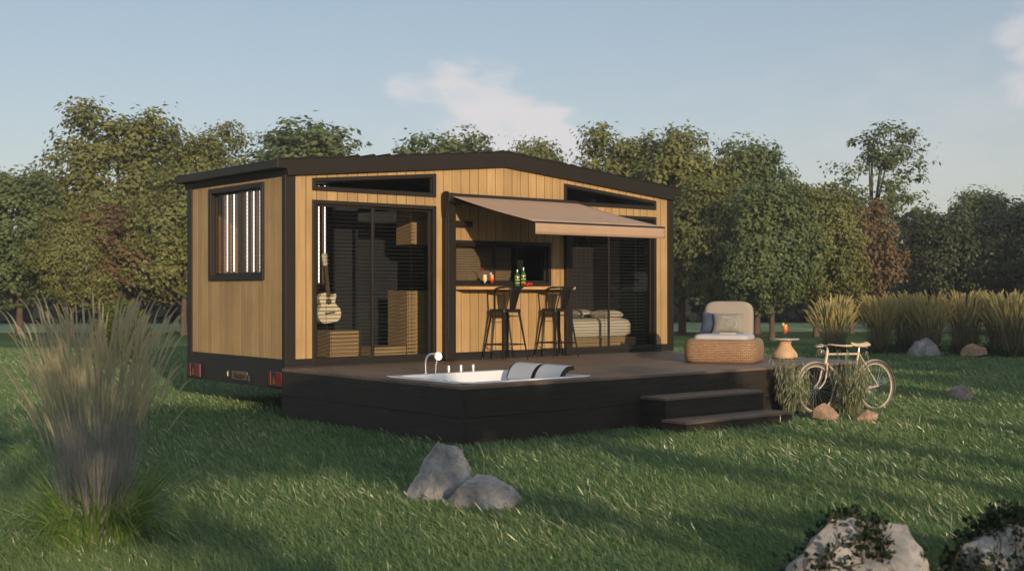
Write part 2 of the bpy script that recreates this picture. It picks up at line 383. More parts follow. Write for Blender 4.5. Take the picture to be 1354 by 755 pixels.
# ------------------------------------------------------------------ ground
def ground_mat():
    m, nt, out = newmat('lawn_soil_and_turf'); L = nt.links.new
    b = N(nt, 'ShaderNodeBsdfPrincipled'); b.inputs['Roughness'].default_value = .95; b.inputs['Specular IOR Level'].default_value = .1; L(b.outputs[0], out.inputs[0])
    tc = N(nt, 'ShaderNodeTexCoord')
    n1 = N(nt, 'ShaderNodeTexNoise'); n1.inputs['Scale'].default_value = .35; n1.inputs['Detail'].default_value = 5; L(tc.outputs['Object'], n1.inputs['Vector'])
    n2 = N(nt, 'ShaderNodeTexNoise'); n2.inputs['Scale'].default_value = 14; n2.inputs['Detail'].default_value = 6; L(tc.outputs['Object'], n2.inputs['Vector'])
    cr = N(nt, 'ShaderNodeValToRGB'); e = cr.color_ramp.elements; e[0].position = .35; e[0].color = (.045, .105, .04, 1); e[1].position = .65; e[1].color = (.10, .16, .06, 1); L(n1.outputs[0], cr.inputs[0])
    r = N(nt, 'ShaderNodeMapRange'); r.inputs['From Min'].default_value = .3; r.inputs['From Max'].default_value = .7; r.inputs['To Min'].default_value = .6; r.inputs['To Max'].default_value = 1.3; L(n2.outputs[0], r.inputs[0])
    s = N(nt, 'ShaderNodeVectorMath', operation='SCALE'); L(cr.outputs[0], s.inputs[0]); L(r.outputs[0], s.inputs['Scale']); L(s.outputs[0], b.inputs['Base Color'])
    bp = N(nt, 'ShaderNodeBump'); bp.inputs['Strength'].default_value = 1.; bp.inputs['Distance'].default_value = .12; L(n2.outputs[0], bp.inputs['Height']); L(bp.outputs[0], b.inputs['Normal'])
    return m
g = MB(); nr = 72
rings = [0, 20, 60, 150, 400, 1500]
vs = [(0, 0, 0)]; fs = []
for r_ in rings[1:]:
    for k in range(nr): a = 2 * PI * k / nr; vs.append((r_ * math.cos(a), r_ * math.sin(a), 0))
for k in range(nr): fs.append((0, 1 + k, 1 + (k + 1) % nr))
for i in range(len(rings) - 2):
    for k in range(nr): fs.append((1 + i * nr + k, 1 + i * nr + (k + 1) % nr, 1 + (i + 1) * nr + (k + 1) % nr, 1 + (i + 1) * nr + k))
g.add(vs, fs); tag(g.build('lawn_ground', ground_mat()), kind='structure')

# field beyond the tree row, painted paler in place of sunlight on it
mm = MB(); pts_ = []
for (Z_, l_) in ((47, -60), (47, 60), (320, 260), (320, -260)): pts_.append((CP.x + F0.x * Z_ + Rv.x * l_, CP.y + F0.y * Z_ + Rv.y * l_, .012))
mm.add(pts_, [(0, 1, 2, 3)]); tag(mm.build('painted_sunlit_field', pbr('painted_sunlit_turf', (.19, .27, .13), .95, 0, .3, .25)), kind='structure')

# grass blades
def grass_blades(n, zmin, zmax):
    u = RNG.random(n); Z = zmin * (zmax / zmin) ** u            # density ~ 1/Z^2 in area
    lat = (RNG.random(n) * 2 - 1) * (Z * .46 + .8)
    X = CP.x + F0.x * Z + Rv.x * lat; Y = CP.y + F0.y * Z + Rv.y * lat
    ok = ~((X > -.12) & (X < 7.0) & (Y > -3.85) & (Y < .1)) & ~((X > 2.4) & (X < 4.35) & (Y > -4.65) & (Y < -3.7))
    X, Y, Z = X[ok], Y[ok], Z[ok]; n = len(X)
    pn = np.sin(X * 1.3 + 1.7 * np.sin(Y * .9)) * np.cos(Y * 1.1 + X * .4) * .5 + .5
    h = (.038 + .042 * RNG.random(n) ** 1.5 + .02 * pn) * np.where(RNG.random(n) < .07, 1.5, 1.)
    wd = (.0016 + .0022 * RNG.random(n)) * np.clip(Z / 8, 1, 3.2)
    a = RNG.random(n) * 2 * PI
    lean = .35 + .9 * RNG.random(n)
    lx = -Rv.x * .8 + .75 * np.cos(a); ly = -Rv.y * .8 + .75 * np.sin(a)
    fa = RNG.random(n) * PI
    dx, dy = np.cos(fa) * wd, np.sin(fa) * wd
    V = np.zeros((n, 5, 3))
    V[:, 0] = np.stack([X - dx, Y - dy, np.zeros(n)], 1); V[:, 1] = np.stack([X + dx, Y + dy, np.zeros(n)], 1)
    mx_, my_ = X + lx * h * lean * .35, Y + ly * h * lean * .35
    V[:, 2] = np.stack([mx_ + dx * .8, my_ + dy * .8, h * .62], 1); V[:, 3] = np.stack([mx_ - dx * .8, my_ - dy * .8, h * .62], 1)
    V[:, 4] = np.stack([X + lx * h * lean, Y + ly * h * lean, h * (1.02 - .22 * lean)], 1)
    return V
M['grass'] = leaf_mat('lawn_blades', (.050, .135, .050), (.21, .285, .105), .36, .35, .45, spec=.6)
V = grass_blades(620000, 5.2, 34.)
tag(np_mesh('lawn_grass', V, 5, M['grass'], extra=[(0, 1, 2, 3), (3, 2, 4)]), 'short green lawn grass with pale leaning blades', 'grass', kind='stuff')

nst = 9000
u_ = RNG.random(nst); Z_ = 7.5 * (30 / 7.5) ** u_; l_ = (RNG.random(nst) * 2 - 1) * (Z_ * .46 + .5)
B_ = np.stack([CP.x + F0.x * Z_ + Rv.x * l_, CP.y + F0.y * Z_ + Rv.y * l_, .02 + .05 * RNG.random(nst)], 1)
kk = ~((B_[:, 0] > -.12) & (B_[:, 0] < 7.0) & (B_[:, 1] > -3.85) & (B_[:, 1] < .1)) & ~((B_[:, 0] > 2.4) & (B_[:, 0] < 4.35) & (B_[:, 1] > -4.65) & (B_[:, 1] < -3.7))
B_ = B_[kk]; Z_ = Z_[kk]; nst = len(B_)
cl_ = np.sin(B_[:, 0] * 1.7 + 2 * np.sin(B_[:, 1] * 1.1)) + RNG.normal(size=nst) * .6 > -.1
B_ = B_[cl_]; Z_ = Z_[cl_]; nst = len(B_)
D_ = np.stack([-Rv.x + .5 * RNG.normal(size=nst), -Rv.y + .5 * RNG.normal(size=nst), .9 + .5 * RNG.random(nst)], 1); D_ /= np.linalg.norm(D_, axis=1, keepdims=True)
S_ = np.stack([Fv.x + .3 * RNG.normal(size=nst), Fv.y + .3 * RNG.normal(size=nst), .3 * RNG.normal(size=nst)], 1); S_ = np.cross(D_, S_); S_ /= np.linalg.norm(S_, axis=1, keepdims=True)
ln = (.05 + .065 * RNG.random(nst))[:, None]; wd_ = ((.0016 + .0012 * RNG.random(nst)) * np.clip(Z_ / 8, 1, 2.6))[:, None]
V = np.stack([B_, B_ + D_ * ln * .5 + S_ * wd_, B_ + D_ * ln, B_ + D_ * ln * .5 - S_ * wd_], 1)
M['straw'] = leaf_mat('pale_dry_blades', (.22, .27, .15), (.42, .44, .30), .3, .3, 1., spec=.6)
tag(np_mesh('pale_grass_blades', V, 4, M['straw']), 'pale dry blades scattered in the lawn', 'grass', kind='stuff')

# ------------------------------------------------------------------ house
H = empty('tiny_house', (0, 0, 0), 0, 'timber clad tiny house on a black trailer with dark shallow gable roof', 'tiny house')
LX, WY = 7.13, 2.885
XM = 3.565
def ztop(x): return 3.406 - .0919 * abs(x - XM)
fY = lambda a, z, d: (a, d, z)
fX = lambda a, z, d: (d, a, z)
ZB = .745
# openings on front: (x0,x1,zlo0,zlo1,zhi0,zhi1) linear in x
def lin(x, x0, x1, a, b): return a + (b - a) * (x - x0) / (x1 - x0)
front_open = [(.40, 2.326, .7, .7, 2.775, 2.775), (.40, 2.326, 2.935, 2.935, 3.06, 3.225),
              (2.654, 4.453, 1.70, 1.70, 2.31, 2.31), (4.76, 6.714, .7, .7, 2.78, 2.78), (4.76, 6.714, 2.935, 2.935, 3.225, 3.04)]
back_open = [(8.0 - 2.6, 8.0 - 1.35, 1.55, 1.55, 2.7, 2.7)]
def clad(mb, xs, opens, y0, y1, zb, ztf, gap=.010, fn=fY):
    """vertical boards between consecutive xs, cut by the openings"""
    cuts = sorted(set([round(x, 4) for x in xs] + [round(o[i], 4) for o in opens for i in (0, 1) if xs[0] < o[i] < xs[-1]]))
    bset = set(round(x, 4) for x in xs)
    for a, b in zip(cuts[:-1], cuts[1:]):
        a_, b_ = a + (gap / 2 if a in bset else 0), b - (gap / 2 if b in bset else 0)
        if b_ - a_ < .004: continue
        mid = (a + b) / 2
        iv = sorted([o for o in opens if o[0] < mid < o[1]], key=lambda o: o[2])
        def z0(x): return zb
        lo = (zb, zb); segs = []
        for o in iv:
            hi = (lin(a_, o[0], o[1], o[2], o[3]), lin(b_, o[0], o[1], o[2], o[3]))
            segs.append((lo, hi)); lo = (lin(a_, o[0], o[1], o[4], o[5]), lin(b_, o[0], o[1], o[4], o[5]))
        segs.append((lo, (ztf(a_), ztf(b_))))
        for (l0, l1), (h0, h1) in segs:
            if min(h0 - l0, h1 - l1) < .01: continue
            mb.prism([(a_, l0), (b_, l1), (b_, h1), (a_, h0)], fn, y0, y1)
xs = [.135] + [.40 - .1535 + .1535 * 0] if False else []
n_b = 44; xs = [.135 + (7.007 - .135) * i / n_b for i in range(n_b + 1)]
mb = MB(); clad(mb, xs, front_open, 0, .022, ZB, ztop); mb.build('front_cladding', M['clad'], H)
mb = MB(); clad(mb, [.0, XM, LX], front_open, .0235, .10, .66, ztop, 0); mb.build('front_wall', M['inner'], H)
# end wall (x = 0) with window, and far end wall, back wall
end_open = [(.59, 2.14, 1.785, 1.785, 3.02, 3.02)]
ze = 3.078
ys = [.078 + (2.745 - .078) * i / 16 for i in range(17)]
mb = MB(); clad(mb, ys, end_open, 0, .022, ZB, lambda y: ze, fn=fX); mb.build('end_cladding', M['clad'], H)
mb = MB(); clad(mb, [.1005, 2.784], end_open, .0235, .10, .66, lambda y: ze, 0, fn=fX); mb.build('end_wall', M['inner'], H)
mb = MB(); clad(mb, ys, [], LX - .022, LX, ZB, lambda y: ze, fn=fX); mb.build('end_cladding', M['clad'], H)
mb = MB(); clad(mb, [.1005, 2.784], [], LX - .10, LX - .0235, .66, lambda y: ze, 0, fn=fX); mb.build('end_wall', M['inner'], H)
mb = MB(); clad(mb, xs, [], WY - .022, WY, ZB, ztop); mb.build('back_cladding', M['clad'], H)
mb = MB(); clad(mb, [.0, XM, LX], [], WY - .10, WY - .0235, .66, ztop, 0); mb.build('back_wall', M['inner'], H)
# corner posts and base bands
for (x0, x1, y0, y1) in ((-.012, .133, -.014, .076), (-.012, .10, 2.747, WY + .012), (7.009, LX + .012, -.014, .09), (LX - .1, LX + .012, 2.747, WY + .012)):
    MB().box(x0, x1, y0, y1, .662, ze + .02).build('corner_post', M['bronze'], H, bevel=.004)
MB().box(.134, 7.008, -.008, .0, .64, ZB - .002).build('base_trim', M['black'], H)
MB().box(.10, LX - .1, .10, WY - .1, .60, .70).build('floor', M['innerfloor'], H)
ch = MB().box(-.014, LX + .01, -.010, WY + .012, .36, .66); ch.box(-.010, -.001, .077, 2.746, .66, ZB - .002)
ch.box(LX + .001, LX + .010, .09, 2.746, .66, ZB - .002); ch.box(.1, LX - .1, WY + .001, WY + .01, .66, ZB - .002)
ch.build('chassis', M['chassis'], H, bevel=.005)
# roof
def rz(x): return 3.627 - .0947 * abs(x - XM)
roof = MB()
x0r, x1r = -.15, LX + .15
prof = [(x0r, ztop(x0r) + .028), (x0r + .16, ztop(x0r + .16) + .002), (XM, ztop(XM) + .002), (x1r - .16, ztop(x1r - .16) + .002), (x1r, ztop(x1r) + .028), (x1r, rz(x1r)), (XM, rz(XM)), (x0r, rz(x0r))]
prof[0] = (x0r, rz(x0r) - .105); prof[4] = (x1r, rz(x1r) - .105)
prof.insert(1, (x0r + .14, rz(x0r) - .105)); prof.insert(5, (x1r - .14, rz(x1r) - .105))
roof.prism(prof, fY, -.06, WY + .12)
roof.build('roof', M['bronze'], H, bevel=.006)
sheet = MB()
for side in (0, 1):
    nrib = 15
    for i in range(nrib):
        a = (x0r - .012) + (XM - x0r) * i / nrib; b = a + (XM - x0r) / nrib
        pa = [(a, rz(a) + .0035), (b, rz(b) + .0035), (b, rz(b) + .008), (b - .03, rz(b) + .03), (b - .055, rz(b) + .026), (a + .02, rz(a) + .010)]
        if side: pa = [(2 * XM - x, z) for x, z in pa]
        sheet.prism(pa, fY, -.066, WY + .13)
sheet.build('roof_sheeting', M['bronze'], H)
gut = MB().box(-.165, -.151, -.05, WY + .11, rz(x0r) - .10, rz(x0r) - .004)
gut.build('gutter', M['bronze'], H)

def inset(poly, w):
    """inset a convex CCW polygon by w"""
    n = len(poly); out = []
    for i in range(n):
        p0, p1, p2 = Vector(poly[i - 1]), Vector(poly[i]), Vector(poly[(i + 1) % n])
        d1 = (p1 - p0).normalized(); d2 = (p2 - p1).normalized()
        n1 = Vector((-d1.y, d1.x)); n2 = Vector((-d2.y, d2.x))
        k = n1 + n2; k = k / k.dot(n1)
        out.append(tuple(p1 + k * w))
    return out
def blind(parent, a0, a1, z0, z1, d, fn_axis, mat, tilt=20, step=.05, wd=.042, name='blind'):
    m = MB(); z = z0 + .02; ca, sa = math.cos(math.radians(tilt)) * wd / 2, math.sin(math.radians(tilt)) * wd / 2
    while z < z1 - .02:
        # slat as thin tilted strip
        if fn_axis == 'Y':
            m.add([(a0, d - ca, z - sa), (a1, d - ca, z - sa), (a1, d + ca, z + sa), (a0, d + ca, z + sa),
                   (a0, d - ca, z - sa + .003), (a1, d - ca, z - sa + .003), (a1, d + ca, z + sa + .003), (a0, d + ca, z + sa + .003)],
                  [(3, 2, 1, 0), (4, 5, 6, 7), (0, 1, 5, 4), (1, 2, 6, 5), (2, 3, 7, 6), (3, 0, 4, 7)])
        else:
            m.add([(d - ca, a0, z - sa), (d - ca, a1, z - sa), (d + ca, a1, z + sa), (d + ca, a0, z + sa),
                   (d - ca, a0, z - sa + .003), (d - ca, a1, z - sa + .003), (d + ca, a1, z + sa + .003), (d + ca, a0, z + sa + .003)],
                  [(3, 2, 1, 0), (4, 5, 6, 7), (0, 1, 5, 4), (1, 2, 6, 5), (2, 3, 7, 6), (3, 0, 4, 7)])
        z += step
    for q in (.12, .5, .88):
        a = a0 + (a1 - a0) * q
        if fn_axis == 'Y': m.box(a - .002, a + .002, d - .004, d - .001, z0, z1)
        else: m.box(d - .004, d - .001, a - .002, a + .002, z0, z1)
    return m.build(name, mat, parent)
def window(name, poly, fn, splits, w=.052, d0=-.022, d1=.085, sash=True, mat=None):
    """poly CCW (a,z). splits: list of a where mullions stand"""
    mat = mat or M['bronze']
    inner = inset(poly, w)
    fr = MB().ring(poly, inner, fn, d0, d1).build(name, mat, H, bevel=.004)
    a0, a1 = inner[0][0], inner[1][0]
    cuts = [a0] + splits + [a1]
    def zt(a):  # top of inner poly
        p, q = inner[3], inner[2]; return lin(a, p[0], q[0], p[1], q[1])
    def zl(a):
        p, q = inner[0], inner[1]; return lin(a, p[0], q[0], p[1], q[1])
    for i, (l, r) in enumerate(zip(cuts[:-1], cuts[1:])):
        dd = .012 if i % 2 == 0 else .045
        P = [(l, zl(l)), (r, zl(r)), (r, zt(r)), (l, zt(l))]
        P = inset(P, .002)
        sw = .028 if sash else .008
        Q = inset(P, sw)
        MB().ring(P, Q, fn, dd, dd + .03).build('sash', mat, fr, bevel=.003)
        MB().add([fn(a, z, dd + .014) for a, z in inset(Q, -.004)], [(0, 1, 2, 3)]).build('pane', M['glass'], fr)
    return fr
# left sliding door, its clerestory, serving window, right door, clerestory, end window
dl = window('sliding_door', [(.38, .662), (2.346, .662), (2.346, 2.795), (.38, 2.795)], fY, [1.335])
blind(dl, .47, 2.26, .75, 2.72, .16, 'Y', M['blind'], 6, .052, .022)
window('clerestory_window', [(.38, 2.915), (2.346, 2.915), (2.346, 3.245), (.38, 3.075)], fY, [], sash=False)
dm = window('serving_window', [(2.634, 1.682), (4.473, 1.682), (4.473, 2.33), (2.634, 2.33)], fY, [3.42])
blind(dm, 2.72, 3.82, 1.74, 2.28, .14, 'Y', M['blindtan'], 52, .036, .036)
dr = window('sliding_door', [(4.74, .662), (6.734, .662), (6.734, 2.80), (4.74, 2.80)], fY, [5.72])
blind(dr, 4.83, 6.65, .75, 2.72, .16, 'Y', M['blind'], 6, .052, .022)
window('clerestory_window', [(4.74, 2.915), (6.734, 2.915), (6.734, 3.06), (4.74, 3.24)], fY, [], sash=False)
fXn = lambda a, z, d: (d, a, z)
ew = window('end_window', [(.567, 1.762), (2.165, 1.762), (2.165, 3.045), (.567, 3.045)], fXn, [1.30], w=.07, d0=-.03)
blind(ew, .66, 2.06, 1.84, 2.96, .16, 'X', M['blind'], 6, .052, .022)
# interior fittings fixed to the house
ws = MB()
for i in range(23):
    x = .30 + i * .087; ws.box(x, x + .042, 2.70, 2.73, .75, ztop(x) - .02)
ws.build('slat_screen', M['slat'], H)
MB().box(.2, 2.35, 2.735, 2.782, .72, 3.10).build('screen_backing', M['inner'], H)
for i in range(17):
    x = .505 + i * .1065 + (.045 if i > 12 else 0)
    if 5 < i < 14 or i > 15: continue
    lo = 1.9 if i < 6 else 1.74
    MB().tube([(x, 2.655, lo), (x, 2.655, ztop(x) - .03)], .009, 8).build('light_tube', M['tube'], H, smooth=40)
MB().box(1.62, 3.10, 1.66, 1.72, .70, 2.97).build('partition', M['inner'], H)
MB().box(4.50, 4.56, .90, 2.78, .70, 3.04).build('partition', M['inner'], H)
cur = MB(); pts = [(5.9 + i * .012, 1.75 + .035 * math.sin(i * .75)) for i in range(90)]
n_ = len(pts); cur.add([(x, y, .75) for x, y in pts] + [(x, y, 2.85) for x, y in pts], [(i, i + 1, n_ + i + 1, n_ + i) for i in range(n_ - 1)])
cur.build('curtain', M['curtain'], H, smooth=60)
trk = MB(); trk.box(5.0, 6.4, .95, .98, 3.035, 3.06)
for xx in (5.15, 5.55): trk.tube([(xx, .96, 3.03), (xx, .96, 2.995), (xx + .1, .93, 2.975)], .022, 8)
trk.build('track_spotlight', M['black'], H)
# lamps, plate on the trailer end
for yy in (2.595, .20):
    tl = MB().box(-.040, -.0145, yy - .185, yy + .185, .385, .585).build('tail_light', M['black'], H, bevel=.01)
    MB().box(-.05, -.0405, yy - .175, yy - .02, .395, .575).build('lens', M['redlens'], tl, bevel=.008)
    MB().box(-.05, -.0405, yy + .11, yy + .175, .395, .575).build('lens', M['redlens'], tl, bevel=.008)
    MB().prism([(yy + .0, .42), (yy + .09, .42), (yy + .045, .52)], fXn, -.046, -.0405).build('reflector', M['amber'], tl)
pl = MB().box(-.030, -.0145, 1.0, 1.46, .42, .535).build('number_plate', M['plate'], H, bevel=.006)
MB().box(-.05, -.0145, 1.50, 1.545, .44, .54).build('plate_lamp', M['black'], H, bevel=.006)
MB().box(-.056, -.0505, 1.512, 1.533, .46, .52).build('lamp_lens', pbr('cream_lens', (.75, .72, .5), .3), pl)
MB().box(-.05, -.0145, .915, .96, .41, .50).build('plate_lamp', M['black'], H, bevel=.006)
def text(body, size, mat, parent, mtx, name='lettering', ext=.002):
    c = bpy.data.curves.new(name, 'FONT'); c.body = body; c.size = size; c.extrude = ext; c.align_x = 'CENTER'; c.align_y = 'CENTER'
    t = bpy.data.objects.new(name, c); COL.objects.link(t)
    dg = bpy.context.evaluated_depsgraph_get(); me = bpy.data.meshes.new_from_object(t.evaluated_get(dg))
    bpy.data.objects.remove(t); me.materials.clear(); me.materials.append(mat)
    o = bpy.data.objects.new(name, me); COL.objects.link(o); o.parent = parent; o.matrix_local = mtx
    return o
# text facing -X : local x -> -Y, local y -> Z
text('Baxter', .12, M['chassis'], pl, Matrix(((0, 0, -1, -.0325), (-1, 0, 0, 1.22), (0, 1, 0, .477), (0, 0, 0, 1))))
# wheels and stands under the chassis
for x in (3.1, 4.0):
    for yy in (.25, WY - .25):
        t = MB(); ring_ = [(x + .29 * math.cos(a), yy, .33 + .29 * math.sin(a)) for a in [2 * PI * k / 28 for k in range(28)]]
        t.tube(ring_, .085, 8, closed=True); wt = t.build('wheel', M['rubber'], H, smooth=50)
        MB().prism([(x + .2 * math.cos(2 * PI * k / 16), .33 + .2 * math.sin(2 * PI * k / 16)) for k in range(16)], fY, yy - .03, yy + .03).build('rim', M['black'], wt)
for x in (2.2, 6.3):
    for yy in (.35, 2.3): MB().tube([(x, yy, 0), (x, yy, .02), (x, yy, .021), (x, yy, .37)], [.1, .1, .03, .03], 8).build('jack_stand', M['black'], H)
# serving shelf
sh = MB().prism([(2.634, -.024), (2.75, -.27), (4.735, -.27), (4.735, -.024)], lambda a, b, d: (a, b, d), 1.632, 1.672)
sh.build('serving_shelf', M['cladx'], H, bevel=.003)
# door post between left door and serving bay, and on the right jamb
po = MB().box(2.452, 2.628, -.10, -.001, .645, 2.985); po.build('awning_post', M['bronze'], H, bevel=.006)
MB().box(2.630, 2.93, -.09, -.002, 2.52, 2.60).build('wall_bracket', M['bronze'], H, bevel=.004)
MB().tube([(2.475, -.12, .9), (2.475, -.12, 2.68)], .009, 8).build('crank_rod', M['inner'], H)
po = MB().box(4.742, 4.86, -.07, -.023, .645, 2.70); po.build('awning_post', M['bronze'], H, bevel=.004)
MB().box(4.775, 4.835, -.076, -.0705, 2.0, 2.62).build('post_plate', M['inner'], H)

# ------------------------------------------------------------------ awning
A = empty('folding_awning', (2.45, -.1, 2.9), 0, 'unrolled greige fabric awning with a warm beige valance over the bar window', 'awning')
c = MB(); cr_ = [(.085 * math.cos(t) - .11, .075 * math.sin(t) + 2.905) for t in [2 * PI * k / 20 for k in range(20)]]
c.prism(cr_, lambda a, b, d: (d, a, b), 2.46, 4.90); c.build('cassette', M['bronze'], A, world=True, smooth=40)
ec = MB(); ec.prism([(-.205, 2.93), (-.19, 2.975), (-.15, 2.998), (-.10, 3.002), (-.05, 2.99), (-.015, 2.95), (-.01, 2.80), (-.04, 2.66), (-.13, 2.63), (-.16, 2.78), (-.2, 2.86)], lambda a, b, d: (d, a, b), 2.43, 2.459)
ec.build('end_cap', M['bronze'], A, world=True, bevel=.008)
ya, za, yb, zb_ = -.13, 2.945, -1.93, 2.512
f_ = MB(); nx, ny = 24, 14; vs = []; fs = []
for j in range(ny + 1):
    for i in range(nx + 1):
        t = j / ny; x = 2.50 + (4.88 - 2.50) * i / nx
        vs.append((x, ya + (yb - ya) * t, za + (zb_ - za) * t - .018 * math.sin(PI * t) + .004 * math.sin(i * PI / 3) * t))
for j in range(ny):
    for i in range(nx):
        a = j * (nx + 1) + i; fs.append((a, a + 1, a + nx + 2, a + nx + 1))
f_.add(vs, fs); fo = f_.build('canopy', M['fabric'], A, world=True, smooth=60)
md = fo.modifiers.new('t', 'SOLIDIFY'); md.thickness = .006
MB().box(2.49, 4.89, -1.965, -1.925, 2.478, 2.508).build('front_bar', M['black'], A, world=True, bevel=.008)
f_ = MB(); vs = []; nx = 60
for j in range(4):
    for i in range(nx + 1):
        x = 2.50 + 2.38 * i / nx; vs.append((x, -1.968 + .004 * math.sin(i * .9) * j / 3, 2.482 - .047 * j))
fs = [(j * (nx + 1) + i, j * (nx + 1) + i + 1, (j + 1) * (nx + 1) + i + 1, (j + 1) * (nx + 1) + i) for j in range(3) for i in range(nx)]
f_.add(vs, fs); fo = f_.build('valance', M['fabric'], A, world=True, smooth=60); md = fo.modifiers.new('t', 'SOLIDIFY'); md.thickness = .004
for s_, x in ((1, 2.62), (-1, 4.75)):
    ar = MB().tube([(x, -.16, 2.86), (x + s_ * .55, -.95, 2.66), (x + s_ * .02, -1.9, 2.485)], .022, 8)
    ar.build('folding_arm', M['bronze'], A, world=True)

# ------------------------------------------------------------------ deck
D = empty('deck', (3.45, -3.81, 0), 0, 'dark timber deck running along the front of the tiny house', 'deck')
DX0, DX1, DY0, DZ = -.065, 6.98, -3.81, .632
TX0, TX1, TY0, TY1 = .14, 1.98, -3.58, -2.07
mb = MB(); nb = 26; bw = (0 - DY0 - .012) / nb
for i in range(nb):
    y0 = DY0 + i * bw; y1 = y0 + bw - .006
    if y1 > TY0 and y0 < TY1:
        ya_, yb_ = y0, y1
        for a, b in ((DX0, TX0 + .02), (TX1 - .02, DX1)): mb.box(a, b, ya_, yb_, DZ - .03, DZ)
        if y0 < TY0 + .02: mb.box(TX0 + .021, TX1 - .021, y0, TY0 + .02, DZ - .03, DZ) if TY0 + .02 - y0 > .01 else None
        if y1 > TY1 - .02: mb.box(TX0 + .021, TX1 - .021, TY1 - .02, y1, DZ - .03, DZ) if y1 - TY1 + .02 > .01 else None
    else: mb.box(DX0, DX1, y0, y1, DZ - .03, DZ)
mb.build('deck_boards', M['deck'], D, world=True)
mb = MB()
for k in range(2):
    z0, z1 = .0 + k * .303, .0 + k * .303 + .298
    mb.box(DX0 + .06, DX1 - .06, DY0 + .002, DY0 + .03, z0, min(z1, DZ - .031))
mb.build('front_fascia', M['deckside'], D, world=True)
mb = MB()
for k in range(2):
    z0, z1 = .0 + k * .303, .0 + k * .303 + .298
    mb.box(DX0 + .002, DX0 + .03, DY0 + .06, -.02, z0, min(z1, DZ - .031))
mb.build('side_fascia', M['decksidey'], D, world=True)
mb = MB()
for k in range(2):
    z0, z1 = .0 + k * .303, .0 + k * .303 + .298
    mb.box(DX1 - .03, DX1 - .002, DY0 + .06, -.02, z0, min(z1, DZ - .031))
mb.build('side_fascia', M['decksidey'], D, world=True)
for a, b in ((DX0, DX0 + .058), (DX1 - .058, DX1)):
    MB().box(a, b, DY0, DY0 + .058, 0, DZ - .031).build('corner_trim', M['deckside'], D, world=True, bevel=.003)
mb = MB()
for x in (.9, 2.6, 4.3, 5.6): mb.box(x, x + .08, DY0 + .1, -.1, .0, DZ - .2) if x > 2.3 else None
mb.build('joists', M['black'], D, world=True)
# steps
for nm, (x0, x1, y0, y1, z1), lab in (('deck_step', (2.52, 4.26, -4.215, -3.812, .392), 'taller upper step box standing against the dark deck front'),
                                     ('deck_step', (2.45, 4.33, -4.60, -4.217, .157), 'low bottom step box lying on the grass in front of the upper step')):
    st = empty(nm, ((x0 + x1) / 2, y0, 0), 0, lab, 'step')
    t = MB(); w2 = (y1 - y0) / 3
    for i in range(3): t.box(x0, x1, y0 + i * w2, y0 + (i + 1) * w2 - .005, z1 - .028, z1)
    t.build('tread', M['deck'], st, world=True)
    t = MB(); z = 0
    nn = 2 if z1 > .2 else 1
    for k in range(nn):
        za0, za1 = (z1 - .029) * k / nn, (z1 - .029) * (k + 1) / nn - .004
        t.box(x0 + .003, x1 - .003, y0 + .003, y0 + .025, za0, za1); t.box(x0 + .003, x0 + .025, y0 + .026, y1, za0, za1); t.box(x1 - .025, x1 - .003, y0 + .026, y1, za0, za1)
    t.build('riser', M['deckside'], st, world=True)

# ------------------------------------------------------------------ bathtub
T = empty('bathtub', (1.15, -2.83, .1), 0, 'white built-in bathtub sunk in the left end of the deck', 'bathtub')
def rr(x0, x1, y0, y1, r, n=6):
    o = []
    for cx, cy, a0 in ((x1 - r, y1 - r, 0), (x0 + r, y1 - r, 90), (x0 + r, y0 + r, 180), (x1 - r, y0 + r, 270)):
        for k in range(n + 1):
            a = math.radians(a0 + 90 * k / n); o.append((cx + r * math.cos(a), cy + r * math.sin(a)))
    return o
tb = MB(); levels = [(0, .12, DZ - .4), (0, .12, DZ + .0), (.0, .04, DZ + .008), (.003, .04, DZ + .012), (.08, .12, DZ + .012), (.095, .14, DZ + .006), (.105, .15, DZ - .03), (.19, .2, DZ - .28), (.26, .25, DZ - .40), (.45, .25, DZ - .42)]
vs = []; nl = 28
for ins, r, z in levels:
    ring_ = rr(TX0 + ins, TX1 - ins, TY0 + ins, TY1 - ins, max(r, .02)); vs += [(a, b, z) for a, b in ring_]
nl = len(ring_); fs = []
for i in range(len(levels) - 1):
    for k in range(nl): fs.append((i * nl + k, i * nl + (k + 1) % nl, (i + 1) * nl + (k + 1) % nl, (i + 1) * nl + k))
fs.append(tuple((len(levels) - 1) * nl + k for k in range(nl)))
tb.add(vs, fs); tb.build('basin', M['white'], T, world=True, smooth=50)
zr = DZ + .012
fc = MB().tube(poly_lerp([(.66, -2.14, zr), (.66, -2.14, zr + .15), (.69, -2.17, zr + .225), (.745, -2.22, zr + .225), (.765, -2.24, zr + .16)], 6), .013, 10)
fc.lathe([(.026, 0), (.026, .02), (.014, .025)], (.66, -2.14, zr), 14); fc.build('faucet', M['chrome'], T, world=True, smooth=50)
hs = MB().tube([(.80, -2.14, zr), (.805, -2.14, zr + .10), (.82, -2.15, zr + .17)], [.008, .009, .011], 8)
dv = Vector((-.5, -.8, .1)).normalized(); ring_c = Vector((.825, -2.155, zr + .2))
hs.tube([ring_c - dv * .012, ring_c - dv * .004, ring_c + dv * .01], [.03, .045, .045], 16); hs.build('hand_shower', M['chrome'], T, world=True, smooth=40)
for x in (.99, 1.175, 1.36): MB().lathe([(.024, 0), (.024, .075), (.021, .085)], (x, -2.14, zr), 16).build('tap_knob', M['chrome'], T, world=True, smooth=40)
